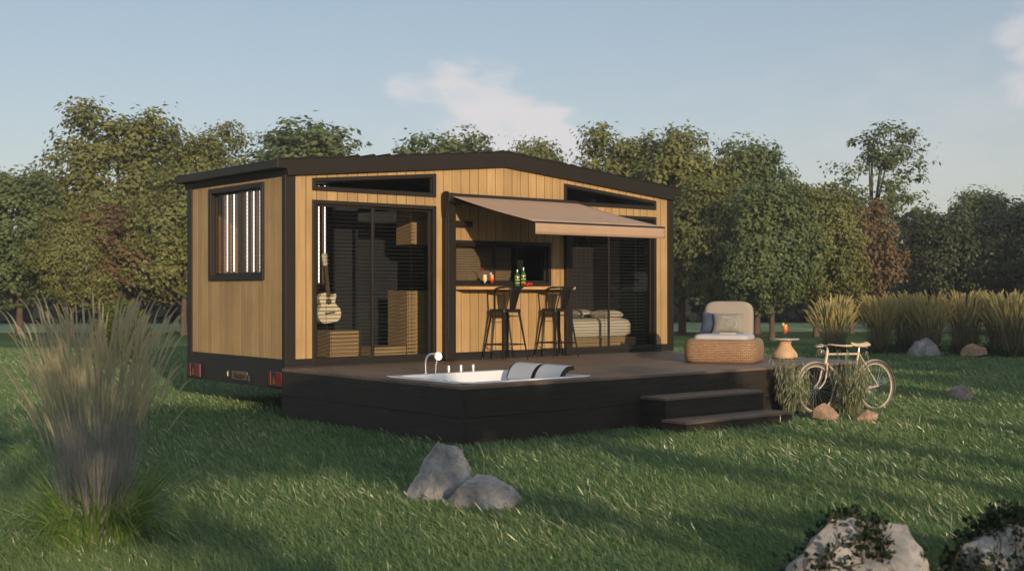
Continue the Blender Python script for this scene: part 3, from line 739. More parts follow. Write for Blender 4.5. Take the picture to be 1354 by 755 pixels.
for y in (-2.62, -3.12):
    hr = empty('headrest', (1.84, y, zr))
    hr.parent = None
    hr.parent = T; hr.location = Vector((1.84, y, zr)) - Vector(T.location)
    m = MB()
    P = [(p[0], p[1]) for p in [(q.x, q.y) for q in [Vector((a.x, a.y, 0)) for a in [Vector((p_[0], p_[1], 0)) for p_ in [(v.x, v.y) for v in poly_lerp([(-.17, -.07, 0), (-.12, .03, 0), (-.04, .095, 0), (.05, .105, 0)], 5)]]]]]
    th = [(a + .012, b - .028) for a, b in reversed(P)]
    m.prism(P + th, lambda a, b, d: (a, d, b), -.215, .215)
    m.build('headrest_pad', M['headrest'], hr, bevel=.008)
    m = MB(); P2 = [(a, b - .002) for a, b in P]; th2 = [(a + .03, b - .05) for a, b in reversed(P)]
    m.prism(P2 + th2, lambda a, b, d: (a, d, b), -.232, -.216); m.build('headrest_frame', M['black'], hr)
    MB().prism(P2 + th2, lambda a, b, d: (a, d, b), .216, .232).build('headrest_frame', M['black'], hr)

# ------------------------------------------------------------------ bar stools
def make_stool(label):
    r = empty('bar_stool', (3.36, -.29, DZ), 0, label, 'bar stool', 'black metal bar stools at the serving shelf')
    hs = .72; a = .165; b = .235
    st = MB().prism(rr(-a, a, -a, a, .035, 4), lambda x, y, d: (x, y, d), hs - .012, hs + .002)
    st.ring(rr(-a - .002, a + .002, -a - .002, a + .002, .035, 4), rr(-a + .01, a - .01, -a + .01, a - .01, .03, 4), lambda x, y, d: (x, y, d), hs - .045, hs - .0125)
    st.build('seat', M['stool'], r, bevel=.003)
    for sx in (-1, 1):
        for sy in (-1, 1):
            l = MB(); n = 5
            # tapering angle-section leg
            for q in range(n):
                pass
            top = Vector((sx * (a - .018), sy * (a - .018), hs - .013)); bot = Vector((sx * b, sy * b, 0))
            w0, w1 = .044, .020
            for (ux, uy) in ((1, 0), (0, 1)):
                d = Vector((-sx * ux, -sy * uy, 0)); n_ = Vector((sx * uy, sy * ux, 0)) * .002
                l.add([top - n_, top + d * w0 - n_, bot + d * w1 - n_, bot - n_, top + n_, top + d * w0 + n_, bot + d * w1 + n_, bot + n_],
                      [(0, 1, 2, 3), (7, 6, 5, 4), (0, 4, 5, 1), (1, 5, 6, 2), (2, 6, 7, 3), (3, 7, 4, 0)])
            l.tube([bot + Vector((0, 0, .0)), bot + Vector((0, 0, .03))], .012, 8)
            l.build('leg', M['stool'], r)
    for z, k in ((hs - .10, .86), (.22, .31)):
        q = b + (a - .018 - b) * (z / hs)
        for (p0, p1) in (((-q, -q), (q, -q)), ((q, -q), (q, q)), ((q, q), (-q, q)), ((-q, q), (-q, -q))):
            MB().tube([(*p0, z), (*p1, z)], .008 if z < .4 else .005, 6).build('stretcher', M['stool'], r)
    lp = [(-.155, .05, hs), (-.175, .03, hs + .10), (-.205, -.02, hs + .255), (-.215, -.10, hs + .30), (-.15, -.20, hs + .31), (0, -.235, hs + .315),
          (.15, -.20, hs + .31), (.215, -.10, hs + .30), (.205, -.02, hs + .255), (.175, .03, hs + .10), (.155, .05, hs)]
    MB().tube(poly_lerp(lp, 6), .0145, 8).build('back_rail', M['stool'], r, smooth=50)
    bp = MB(); vs = []; nn = 7
    for j in range(nn + 1):
        t = j / nn; wd = .052 + .063 * t ** 1.2; y = -.158 - .078 * t; z = hs - .01 + .325 * t
        for i in range(7):
            s_ = -1 + i / 3; vs.append((s_ * wd, y + .012 * (s_ * s_) * t, z))
    bp.add(vs, [(j * 7 + i, j * 7 + i + 1, j * 7 + i + 8, j * 7 + i + 7) for j in range(nn) for i in range(6)])
    o = bp.build('back_panel', M['stool'], r, smooth=60); md = o.modifiers.new('t', 'SOLIDIFY'); md.thickness = .004
    return r
s1 = make_stool('black metal bar stool nearer the left door under the cocktails')
s2 = copy_tree(s1); s2.location = (4.33, -.30, DZ); s2['label'] = 'black metal bar stool nearer the right sliding door'; s2.rotation_euler.z = math.radians(-3)

# ------------------------------------------------------------------ drinks and bottles on the shelf
def cocktail(loc, label, mat, sc=1., straw=None, tall=False):
    r = empty('cocktail', loc, 0, label, 'cocktail')
    r.scale = (sc,) * 3
    prof = [(.034, 0), (.034, .003), (.006, .008), (.005, .045), (.012, .055), (.032, .085), (.036, .115), (.030, .15), (.032, .19)]
    MB().lathe(prof, n=20, cap=False).build('glass', M['clear'], r, smooth=50)
    MB().lathe([(.003, .052), (.011, .058), (.030, .088), (.034, .115), (.029, .148), (.029, .172)], n=18).build('drink', mat, r, smooth=50)
    if straw: MB().tube(poly_lerp([(0, 0, .10), (-.02, .0, .20), (-.035, 0, .245), (-.075, 0, .262)], 5), .0065, 8).build('straw', straw, r, smooth=50)
    else: MB().tube([(0, 0, .10), (.012, 0, .245)], .005, 8).build('straw', M['black'], r)
    return r
cocktail((3.115, -.13, 1.6725), 'creamy white cocktail with bent red straw on the serving shelf', M['drinkwhite'], 1.0, M['redstraw'])
ck = cocktail((3.245, -.125, 1.6725), 'orange cocktail standing beside the creamy one on the serving shelf', M['drink'], 1.0)
MB().box(-.03, -.005, -.01, .01, .165, .205).build('ice_cube', M['white'], ck, bevel=.004)
for x, y, h, lab in ((3.74, -.10, .25, 'shorter green bottle behind the plate of berries'), (3.83, -.13, .28, 'taller green bottle with silver cap behind the berries')):
    r = empty('bottle', (x, y, 1.6725), 0, lab, 'bottle', 'green bottles on the shelf')
    MB().lathe([(.034, 0), (.038, .006), (.038, h * .62), (.030, h * .72), (.014, h * .80), (.013, h * .86)], n=18).build('bottle_body', M['green_bottle'], r, smooth=50)
    MB().lathe([(.017, h * .861), (.017, h)], n=14).build('bottle_cap', M['chrome'], r, smooth=40)
    for k in (.2, .38, .56): MB().lathe([(.0386, h * k), (.0386, h * k + .01)], n=18, cap=False).build('bottle_ring', M['lime'], r, smooth=40)
bp_ = empty('berry_plate', (3.85, -.20, 1.6725), 0, 'dark plate piled with red berries on the serving shelf', 'plate')
MB().lathe([(.05, 0), (.075, .004), (.10, .014), (.098, .016), (.03, .008)], n=20).build('plate', M['black'], bp_, smooth=50)
bm_ = MB()
for k in range(26):
    a = random.random() * 2 * PI; q = .082 * math.sqrt(random.random()); bm_.ball((q * math.cos(a), q * math.sin(a), .026 + (0 if k < 17 else .018)), .016, 7)
bm_.build('berries', M['berry'], bp_, smooth=60)

# ------------------------------------------------------------------ lounge seat, pillows, tray
def superring(a, b, e, n):
    o = []
    for k in range(n):
        t = 2 * PI * k / n; c, s = math.cos(t), math.sin(t)
        o.append((a * math.copysign(abs(c) ** (2 / e), c), b * math.copysign(abs(s) ** (2 / e), s)))
    return o
LG = empty('lounge_chair', (5.375, -2.625, DZ), math.radians(-58.5), 'square rattan lounge chair with beige backrest on the deck', 'lounge chair')
n = 72; lev = [(-.06, .0), (-.02, .01), (0, .05), (.008, .16), (.0, .26), (-.025, .305), (-.06, .325), (-.10, .32), (-.115, .29), (-.118, .22)]
me = bpy.data.meshes.new('rattan_base'); bm = bmesh.new(); uvl = bm.loops.layers.uv.new('UVMap'); rows = []; uvs = []
vv = 0; pd = None
for d, z in lev:
    if pd: vv += math.hypot(d - pd[0], z - pd[1])
    pd = (d, z); rg = superring(.50 + d, .50 + d, 5.5, n); rows.append([bm.verts.new((x, y, z)) for x, y in rg]); uvs.append(vv)
base = superring(.5, .5, 5.5, n); per = [0]
for k in range(n): p, q = base[k], base[(k + 1) % n]; per.append(per[-1] + math.hypot(p[0] - q[0], p[1] - q[1]))
for i in range(len(lev) - 1):
    for k in range(n):
        f = bm.faces.new((rows[i][k], rows[i][(k + 1) % n], rows[i + 1][(k + 1) % n], rows[i + 1][k])); f.smooth = True
        for lp_, (u, v) in zip(f.loops, ((per[k], uvs[i]), (per[k + 1], uvs[i]), (per[k + 1], uvs[i + 1]), (per[k], uvs[i + 1]))): lp_[uvl].uv = (u, v)
bm.faces.new(rows[0][::-1]); bm.faces.new(rows[-1])
bmesh.ops.recalc_face_normals(bm, faces=bm.faces); bm.to_mesh(me); bm.free(); me.materials.append(M['wicker'])
o = bpy.data.objects.new('rattan_base', me); COL.objects.link(o); o.parent = LG
def cushion(prof, a, b, e, mat, name, parent, mtx=None, nn=56):
    m = MB(); vs = []; fs = []
    for d, z in prof: vs += [(x, y, z) for x, y in superring(a + d, b + d, e, nn)]
    for i in range(len(prof) - 1):
        for k in range(nn): fs.append((i * nn + k, i * nn + (k + 1) % nn, (i + 1) * nn + (k + 1) % nn, (i + 1) * nn + k))
    fs += [tuple(range(nn - 1, -1, -1)), tuple((len(prof) - 1) * nn + k for k in range(nn))]
    if mtx is not None: vs = [tuple(mtx @ Vector(v)) for v in vs]
    m.add(vs, fs); return m.build(name, mat, parent, smooth=60)
cushion([(-.03, .225), (0, .25), (.0, .34), (-.012, .365), (-.04, .38), (-.2, .387)], .375, .385, 9, M['seatcush'], 'seat_cushion', LG)
mt = Matrix.Translation((0, .36, .52)) @ Matrix.Rotation(math.radians(84), 4, 'X')
cushion([(-.05, -.075), (-.02, -.065), (0, -.03), (0, .03), (-.02, .065), (-.05, .075)], .345, .31, 5, M['cushion'], 'back_cushion', LG, mt)
def pillow(name, loc, rot, w, h, t, mat, label):
    m = MB(); n_ = 14; vs = []; fs = []
    for s_ in (1, -1):
        for j in range(n_ + 1):
            for i in range(n_ + 1):
                u, v = -1 + 2 * i / n_, -1 + 2 * j / n_
                th = (max(0, (1 - u ** 4)) * max(0, (1 - v ** 4))) ** .55
                pin = 1 - .07 * (1 - abs(u)) * (abs(v) > .5) * abs(v); pinu = 1 - .07 * (1 - abs(v)) * abs(u)
                wr = .006 * math.sin(9 * u + 4 * v) * math.sin(7 * v - 3 * u)
                vs.append((u * w / 2 * pinu, s_ * (t / 2 * th + wr * th), v * h / 2 * pin))
    q = (n_ + 1) ** 2
    for s_ in range(2):
        for j in range(n_):
            for i in range(n_):
                a = s_ * q + j * (n_ + 1) + i; fs.append((a, a + 1, a + n_ + 2, a + n_ + 1))
    m.add(vs, fs); o = m.build(name, mat, None, smooth=80); o.matrix_world = loc_rot(loc, rot)
    return tag(o, label, 'pillow')
def loc_rot(loc, rot): return Matrix.Translation(loc) @ Matrix.Rotation(rot[2], 4, 'Z') @ Matrix.Rotation(rot[0], 4, 'X') @ Matrix.Rotation(rot[1], 4, 'Y')
def lg(x, y, z):
    a = math.radians(-58.5); return (5.375 + x * math.cos(a) - y * math.sin(a), -2.625 + x * math.sin(a) + y * math.cos(a), DZ + z)
pillow('throw_pillow', lg(-.21, .20, .52), (math.radians(-12), math.radians(8), math.radians(-58.5 + 14)), .30, .30, .12, M['bluepillow'], 'dark blue patterned throw pillow leaning at the left of the lounge chair')
pillow('throw_pillow', lg(.03, .12, .525), (math.radians(-14), 0, math.radians(-58.5)), .43, .29, .13, M['greypillow'], 'grey green throw pillow with pale line pattern in front of the blue one')
arc = MB()
for c0, c1_, r0 in ((-.02, -.02, .10), (-.05, .0, .075)):
    arc.tube([(c0 + r0 * 1.5 * math.cos(t), -.062 + .30 * (abs(c0 + r0 * 1.5 * math.cos(t)) / .215) ** 4 * .06, c1_ + r0 * math.sin(t)) for t in [math.radians(-40 + 160 * k / 18) for k in range(19)]], .0035, 6)
pg_ = [o_ for o_ in bpy.data.objects if o_.name == 'throw_pillow.001'][0]
ao = arc.build('embroidery', M['seatcush'], pg_)
tr_ = MB(); tr_.box(-.11, .11, -.04, .04, 0, .012)
tb2 = tr_.build('parchment_booklet', M['paper'], None, bevel=.005); tb2.location = lg(.06, -.08, .387); tb2.rotation_euler = (0, 0, math.radians(-58.5)); tag(tb2, 'small tan booklet lying on the pale seat cushion', 'booklet')

# side table + cocktail
ST = empty('side_table', (6.62, -2.68, DZ), 0, 'tan hourglass pedestal side table with thin round top', 'side table')
MB().lathe([(.15, 0), (.178, .012), (.185, .045), (.172, .085), (.13, .135), (.098, .185), (.09, .215), (.105, .255), (.13, .27)], n=32).build('pedestal', M['clay'], ST, smooth=50)
MB().lathe([(.205, .2705), (.21, .276), (.21, .284), (.206, .289)], n=36).build('table_top', M['tableglass'], ST, smooth=40)
ck = cocktail((6.62, -2.69, DZ + .2895), 'orange and red cocktail with citrus slice on the side table', M['drink'], 1.18)
MB().prism([(.02 * math.cos(t) - .036, .02 * math.sin(t) + .172) for t in [2 * PI * k / 14 for k in range(14)]], fY, -.005, .003).build('citrus_slice', M['lime'], ck)

# ------------------------------------------------------------------ interior furniture
def box_thing(name, label, cat, x0, x1, y0, y1, z0, z1, mat, door=True):
    r = empty(name, ((x0 + x1) / 2, (y0 + y1) / 2, z0), 0, label, cat)
    MB().box(x0, x1, y0, y1, z0, z1).build('carcass', mat, r, world=True, bevel=.004)
    if door: MB().box(x0 + .012, x1 - .012, y0 - .018, y0 - .002, z0 + .03, z1 - .012).build('door_front', mat, r, world=True, bevel=.003)
    return r
box_thing('low_cabinet', 'low light wood cabinet behind the left sliding door under the guitar', 'cabinet', 1.10, 1.60, .75, 1.1, .70, 1.07, M['cab'])
box_thing('tall_cabinet', 'tall light wood cupboard behind the right half of the left sliding door', 'cupboard', 2.28, 2.75, .60, 1.1, .70, 1.62, M['cab'])
box_thing('wall_cupboard', 'small wooden wall cupboard high behind the left sliding door', 'cupboard', 2.36, 2.75, .62, 1.0, 2.28, 2.79, M['cab'], False)
box_thing('bench_box', 'long low wooden bench inside the left sliding door', 'bench', 1.68, 2.27, .62, 1.1, .70, .82, M['cab'], False)
wb = MB().box(1.40, 1.78, 1.12, 1.17, .70, 2.98).build('partition', M['inner'], H)
# guitar
G = empty('guitar', (1.22, .985, 1.17), 0, 'pale acoustic guitar with cutaway hanging behind the left glass door', 'guitar')
out_ = [(0, 0), (.11, .008), (.165, .05), (.185, .12), (.17, .185), (.125, .235), (.105, .275), (.12, .33), (.135, .365), (.125, .395), (.085, .385), (.06, .345), (.03, .40), (0, .412),
        (-.05, .425), (-.10, .412), (-.138, .375), (-.142, .325), (-.125, .275), (-.138, .23), (-.175, .18), (-.188, .12), (-.165, .05), (-.11, .008)]
P = poly_lerp([(a, b, 0) for a, b in out_] + [(0, 0, 0)], 4)[:-1]
MB().prism([(p.x, p.y) for p in P], lambda a, b, d: (a, d, b), -.05, .05).build('body', M['spruce'], G, bevel=.006)
MB().prism([(.045 * math.cos(2 * PI * k / 20), .30 + .045 * math.sin(2 * PI * k / 20)) for k in range(20)], lambda a, b, d: (a, d, b), -.0535, -.0505).build('sound_hole', M['darkwood'], G)
MB().box(-.08, .08, -.062, -.0505, .13, .15).build('bridge', M['darkwood'], G)
MB().box(-.026, .026, -.064, -.02, .355, .80).build('neck', M['darkwood'], G)
hd = MB().prism([(-.03, .801), (.03, .801), (.042, .96), (.0, .975), (-.042, .96)], lambda a, b, d: (a, d, b), -.05, -.03).build('headstock', M['spruce'], G)
for i in range(3):
    for s_ in (-1, 1): MB().tube([(s_ * .036, -.04, .835 + i * .045), (s_ * .068, -.04, .835 + i * .045)], .009, 8).build('tuning_peg', M['chrome'], hd)
G.rotation_euler = (0, math.radians(-6), 0)
# bed
B = empty('bed', (6.0, .8, .70), 0, 'bed with cream bedding behind the right sliding door', 'bed')
MB().box(5.0, 6.62, .34, 1.65, .70, .86).build('bed_base', M['cab'], B, world=True, bevel=.01)
cushion([(-.05, .86), (0, .90), (.0, 1.08), (-.03, 1.14), (-.12, 1.165)], .80, .65, 10, M['bed'], 'mattress', B, Matrix.Translation((5.80 - 6.0, 1.0 - .8, -.70)))
for i, (x, y) in enumerate(((6.22, .62), (6.22, 1.3))):
    pl_ = pillow('bed_pillow', (x, y, 1.22), (math.radians(90), 0, math.radians(90)), .5, .36, .15, M['bed'], 'cream pillow on the bed near the right door glass' if i == 0 else 'cream pillow on the far side of the bed')
box_thing('wardrobe', 'charcoal wardrobe beyond the bed behind the right sliding door', 'wardrobe', 4.60, 5.4, 1.9, 2.4, .70, 2.6, pbr('slate_grey_laminate', (.06, .065, .08), .5))

# ------------------------------------------------------------------ rocks
def rock(name, loc, rx, ry, rz_, seed, mat, label, cuts=3, rough=.02, npts=26, rot=0, group=None, bv=.012):
    rnd = random.Random(seed); bm = bmesh.new()
    for k in range(npts):
        th = rnd.random() * 2 * PI; ph = math.acos(rnd.uniform(-.35, 1)); q = rnd.uniform(.86, 1.05)
        bm.verts.new((rx * math.sin(ph) * math.cos(th) * q, ry * math.sin(ph) * math.sin(th) * q, rz_ * math.cos(ph) * q))
    r = bmesh.ops.convex_hull(bm, input=bm.verts)
    bmesh.ops.delete(bm, geom=[v for v in bm.verts if not v.link_faces], context='VERTS')
    bmesh.ops.triangulate(bm, faces=bm.faces)
    bmesh.ops.bevel(bm, geom=list(bm.edges), clamp_overlap=True, offset=min(rx, rz_) * bv, segments=1, affect='EDGES', profile=.5)
    bmesh.ops.triangulate(bm, faces=bm.faces)
    for _ in range(cuts):
        long = [e for e in bm.edges if e.calc_length() > max(rx, ry) * .09]
        if long: bmesh.ops.subdivide_edges(bm, edges=long, cuts=1)
        bmesh.ops.triangulate(bm, faces=bm.faces)
    from mathutils import noise
    bm.normal_update()
    for v in bm.verts:
        p = v.co * (2.2 / max(rx, .1)) + Vector((seed, 0, 0))
        v.co += v.normal * rough * (noise.fractal(p, 1., 2., 5) + .5 * noise.noise(p * 5))
    me = bpy.data.meshes.new(name); bm.to_mesh(me); bm.free(); me.materials.append(mat)
    o = bpy.data.objects.new(name, me); COL.objects.link(o); o.location = loc; o.rotation_euler.z = rot
    for p in me.polygons: p.use_smooth = True
    me.set_sharp_from_angle(angle=math.radians(28))
    return tag(o, label, 'rock', group)
rock('boulder', (-2.07, -6.22, .0), .29, .33, .47, 21, M['stone'], 'tall grey boulder on the lawn in front of the deck corner', rough=.018, npts=20)
rock('boulder', (-2.10, -6.74, .0), .32, .24, .28, 5, M['stone'], 'lower grey boulder leaning against the tall one on the lawn', rough=.014, npts=20, rot=-.7)
rk1 = rock('boulder', (-1.99, -9.93, -.08), .45, .42, .50, 37, M['stone'], 'large pale boulder wrapped with vines at the bottom edge of the lawn', rough=.03, npts=46, bv=.008)
rk2 = rock('boulder', (-1.33, -10.45, -.05), .40, .34, .46, 41, M['stone'], 'boulder almost covered with dark ivy in the bottom right corner', rough=.03, npts=46, bv=.008)
rock('stone', (4.93, -4.60, 0), .26, .2, .22, 51, M['brownstone'], 'brown stone lying under the front wheel of the bicycle', rot=.6, rough=.012, npts=18)
rock('stone', (5.22, -5.02, 0), .19, .17, .17, 61, M['brownstone'], 'small brown stone on the grass under the rear of the bicycle', rough=.01, npts=18)
rock('stone', (8.85, -4.15, -.02), .20, .22, .25, 71, M['darkstone'], 'lone mauve grey stone half sunk in the dark lawn', rough=.012)
rock('boulder', (18.9, 2.75, 0), .42, .42, .46, 81, M['stone'], 'grey boulder at the foot of the ornamental grass border', rough=.02)
rock('boulder', (19.2, 1.62, 0), .34, .34, .36, 91, M['brownstone'], 'sandy brown boulder right of the grey one at the grass border', rough=.02)

# ------------------------------------------------------------------ leaves / plants
def leaf_quads(P, D, size, asp=.5, rng=RNG, nrm=None):
    """diamond leaves at P pointing along D (unit) with random roll"""
    n = len(P); r = rng.normal(size=(n, 3)) if nrm is None else nrm
    if nrm is not None:
        D = D - nrm * (D * nrm).sum(1, keepdims=True); D = D / (np.linalg.norm(D, axis=1, keepdims=True) + 1e-9)
    side = np.cross(D, r); side /= np.linalg.norm(side, axis=1, keepdims=True) + 1e-9
    s = size[:, None]
    V = np.stack([P, P + D * s * .45 + side * s * asp * .5, P + D * s, P + D * s * .45 - side * s * asp * .5], 1)
    return V
def unit(v): return v / (np.linalg.norm(v, axis=-1, keepdims=True) + 1e-9)

def strands(n, base_r, h, spread, droop, wd, seg=6, hv=.25, rng=RNG, basez=0., outward=1.0, lean=(0, 0)):
    """curved ribbons: returns (n*seg,4,3) quads"""
    a = rng.random(n) * 2 * PI; rr_ = base_r * np.sqrt(rng.random(n))
    B = np.stack([rr_ * np.cos(a), rr_ * np.sin(a), np.full(n, basez)], 1)
    a2 = a + rng.normal(size=n) * .5
    dirh = np.stack([np.cos(a2), np.sin(a2), np.zeros(n)], 1) * outward
    hh = h * (1 - hv * rng.random(n)); sp = spread * (.15 + .85 * rng.random(n) ** .8) * (.4 + .6 * rr_ / max(base_r, 1e-6))
    dr = droop * rng.random(n)
    ts = np.linspace(0, 1, seg + 1)
    C = []
    for t in ts:
        c = B + dirh * (sp * (t ** 1.5))[:, None]
        c[:, 2] += hh * t - dr * hh * t ** 3
        c[:, 0] += lean[0] * t * t; c[:, 1] += lean[1] * t * t
        C.append(c)
    C = np.stack(C, 1)
    fa = rng.random(n) * PI; side = np.stack([np.cos(fa), np.sin(fa), np.zeros(n)], 1)
    W = wd * (1 - ts ** 2 * .85)
    Lf = C - side[:, None, :] * W[None, :, None]; Rt = C + side[:, None, :] * W[None, :, None]
    return C, Lf, Rt
def ribbons(name, Lf, Rt, mat, parent):
    n, s, _ = Lf.shape
    V = np.stack([Lf, Rt], 2).reshape(n, s * 2, 3)     # l0 r0 l1 r1 ...
    pats = [(2 * i, 2 * i + 1, 2 * i + 3, 2 * i + 2) for i in range(s - 1)]
    return np_mesh(name, V, 2 * s, mat, parent, extra=pats)

M['stem_fg'] = leaf_mat('grass_stems', (.18, .17, .18), (.34, .32, .31), .6, .3, 2.)
M['plume'] = leaf_mat('grass_plumes', (.42, .37, .24), (.60, .54, .38), .7, .35, 2.)
M['basal'] = leaf_mat('basal_leaves', (.06, .13, .03), (.20, .30, .075), .4, .35, 3.)
M['bgstem'] = leaf_mat('border_grass_stems', (.14, .13, .07), (.22, .19, .10), .6, .3, 2.)
M['bgplume'] = leaf_mat('border_grass_plumes', (.36, .31, .13), (.54, .46, .21), .7, .35, 2.)
M['bgleaf'] = leaf_mat('border_leaves', (.02, .045, .012), (.07, .10, .025), .5, .3, 2.)
M['sage'] = leaf_mat('pale_hanging_leaves', (.12, .14, .085), (.30, .32, .20), .5, .3, 4.)
M['shrub'] = leaf_mat('shrub_leaves', (.05, .08, .015), (.14, .16, .03), .45, .35, 1.)

def ornamental(loc, label, group, ns, h, br, sp, nb, bh, bs, wd, mats, plen=.34, seed=0, npl=1., pw=3.5, cat='ornamental grass', curl=.35, bw_=2.2):
    rng = np.random.default_rng(seed)
    r = empty('ornamental_grass', loc, 0, label, cat, group)
    C, Lf, Rt = strands(ns, br, h, sp, .10, wd, 7, .42, rng)
    ribbons('stems', Lf, Rt, mats[0], r)
    # plumes: thicker tapered spikes on the top part of part of the stems
    k = int(ns * npl); T = C[:k, -1]; Dn = unit(C[:k, -1] - C[:k, -3])
    q = []
    for t in np.linspace(0, 1, 9):
        q.append(T + Dn * ((t - .35) * plen)[..., None] if np.ndim(t) else T + Dn * ((t - .35) * plen) + np.array([0, 0, -1]) * (max(0, t - .35) ** 2 * plen * .5) + unit(Dn * np.array([1, 1, 0])) * (max(0, t - .2) ** 2 * plen * curl))
    Q = np.stack(q, 1); ts = np.linspace(0, 1, 9); W = wd * pw * np.sin(PI * np.clip(ts * .93 + .07, 0, 1)) ** .7
    fa = rng.random(k) * PI; side = np.stack([np.cos(fa), np.sin(fa), np.zeros(k)], 1)
    side2 = np.stack([-np.sin(fa), np.cos(fa), np.zeros(k)], 1)
    ribbons('plumes', np.concatenate([Q - side[:, None] * W[None, :, None], Q - side2[:, None] * W[None, :, None]]),
            np.concatenate([Q + side[:, None] * W[None, :, None], Q + side2[:, None] * W[None, :, None]]), mats[1], r)
    C, Lf, Rt = strands(nb, br * 1.1, bh, bs, 1.0, wd * bw_, 7, .5, rng)
    ribbons('leaves', Lf, Rt, mats[2], r)
    return r
ornamental((-4.75, -6.12, 0), 'tall feathery ornamental grass with green basal leaves in the left foreground', None, 480, 1.52, .21, .38, 520, .66, .66, .0018,
           (M['stem_fg'], M['plume'], M['basal']), .30, 11, 1., 2.9, curl=.14, bw_=4.6)
bgp = [(17.75, 4.55, 1.45, 'border grass clump furthest left, standing apart before the tree row'),
       (18.9, 4.0, 1.55, 'second border grass clump from the left, beside the lone one'),
       (19.7, 3.75, 1.55, 'dense border grass clump just left of the grey boulder'),
       (19.5, 3.05, 1.6, 'border grass clump right behind the grey boulder'),
       (20.2, 2.45, 1.62, 'border grass clump between and behind the two border boulders'),
       (20.6, 1.75, 1.6, 'border grass clump behind the sandy brown boulder'),
       (19.9, 1.0, 1.6, 'border grass clump right of the sandy brown boulder'),
       (20.4, .25, 1.62, 'border grass clump at the right edge of the picture')]
gb = ornamental((17.75, 4.55, 0), bgp[0][3], 'ornamental grasses in the border', 270, 1.38, .24, .44, 260, .5, .5, .006, (M['bgstem'], M['bgplume'], M['bgleaf']), .40, 21, .8, 3.2, curl=.12)
gb2 = ornamental((18.9, 4.0, 0), bgp[1][3], 'ornamental grasses in the border', 270, 1.40, .24, .46, 260, .5, .5, .006, (M['bgstem'], M['bgplume'], M['bgleaf']), .40, 22, .8, 3.2, curl=.12)
for i, (x, y, h, lab) in enumerate(bgp[2:]):
    c = copy_tree(gb if i % 2 else gb2); c.location = (x, y, 0); c.rotation_euler.z = i * 1.3 + .4; c.scale = (1.05 + .05 * (i % 3),) * 2 + (h / 1.5,); c['label'] = lab

# weeping pale plants against the deck
def weeping(loc, h, r_, n, label, seed):
    rng = np.random.default_rng(seed); r = empty('weeping_grass', loc, 0, label, 'plant', 'pale weeping plants at the deck front')
    C, Lf, Rt = strands(n, r_ * .6, h, r_ * 1.0, .55, .0035, 8, .35, rng); ribbons('stems', Lf, Rt, M['sage'], r)
    # narrow hanging leaves along the stems
    idx = rng.integers(3, 9, size=n * 7); st = rng.integers(0, n, size=n * 7); P = C[st, idx] + rng.normal(size=(n * 7, 3)) * .012
    Dn = unit(np.stack([rng.normal(size=n * 7) * .35, rng.normal(size=n * 7) * .35, -np.ones(n * 7)], 1))
    np_mesh('leaves', leaf_quads(P, Dn, .06 + .07 * rng.random(n * 7), .14, rng), 4, M['sage'], r)
weeping((4.93, -4.08, 0), .88, .15, 170, 'pale weeping plant at the deck front beside the steps', 31)
weeping((5.28, -3.98, 0), .72, .11, 110, 'slim pale weeping plant seen through the bicycle front wheel', 32)
weeping((5.78, -4.42, 0), .88, .20, 230, 'pale weeping plant behind the bicycle frame and rear wheel', 33)

# shrub behind the foreground grass
def leafy_blob(name, parent, c, rad, n, size, mat, rng, shell=.5, asp=.5):
    d = unit(rng.normal(size=(n, 3))); q = (shell + (1 - shell) * rng.random(n)) ** .6
    P = np.array(c) + d * q[:, None] * np.array(rad); D = unit(d + rng.normal(size=(n, 3)) * .8)
    P[:, 2] = np.maximum(P[:, 2], .03)
    return np_mesh(name, leaf_quads(P, D, size * (.6 + .8 * rng.random(n)), asp, rng), 4, mat, parent)
sb = empty('shrub', (2.6, 11.9, 0), 0, 'leafy green shrub on the lawn behind the tall foreground grass', 'shrub')
leafy_blob('foliage', sb, (0, 0, .65), (.55, .55, .7), 2600, .13, M['shrub'], np.random.default_rng(5), .3)
m = MB()
for k in range(6): a = k * 1.1; m.tube([(0, 0, 0), (.3 * math.cos(a), .3 * math.sin(a), .8)], .015, 6)
m.build('stems', M['bark'], sb)

# ivy on the foreground boulders
def ivy(rk, n, label, seed, zt=.0, frac=1.):
    rng = np.random.default_rng(seed); me = rk.data
    vc = np.array([v.co for v in me.vertices]); vn = np.array([v.normal for v in me.vertices]); loc = np.array(rk.location)
    r = empty('ivy', rk.location, 0, label, 'ivy')
    allP = []; allD = []; st = MB()
    for s_ in range(n):
        i = rng.integers(len(vc)); p = vc[i].copy(); dirv = unit(rng.normal(size=3)); pts = []
        for k in range(20):
            j = np.argmin(((vc - p) ** 2).sum(1)); nn_ = vn[j]; q = vc[j] + nn_ * .012
            if pts and np.linalg.norm(q - pts[-1]) > .09: break
            pts.append(q); dirv = unit(dirv - nn_ * dirv.dot(nn_) + rng.normal(size=3) * .45); p = q + dirv * .045
            for _ in range(5): allP.append(q + rng.normal(size=3) * .026); allD.append(unit(nn_ * .8 + rng.normal(size=3) * .6))
        if len(pts) > 2: st.tube([tuple(x) for x in pts], .0035, 5)
    st.build('stems', M['bark'], r)
    P = np.array(allP); D = np.array(allD)
    np_mesh('leaves', leaf_quads(P, D, .02 + .03 * rng.random(len(P)), .8, rng), 4, M['vine'], r)
ivy(rk1, 15, 'dark ivy trailing over the large pale boulder', 3)
ivy(rk2, 55, 'thick dark ivy covering the corner boulder', 4)

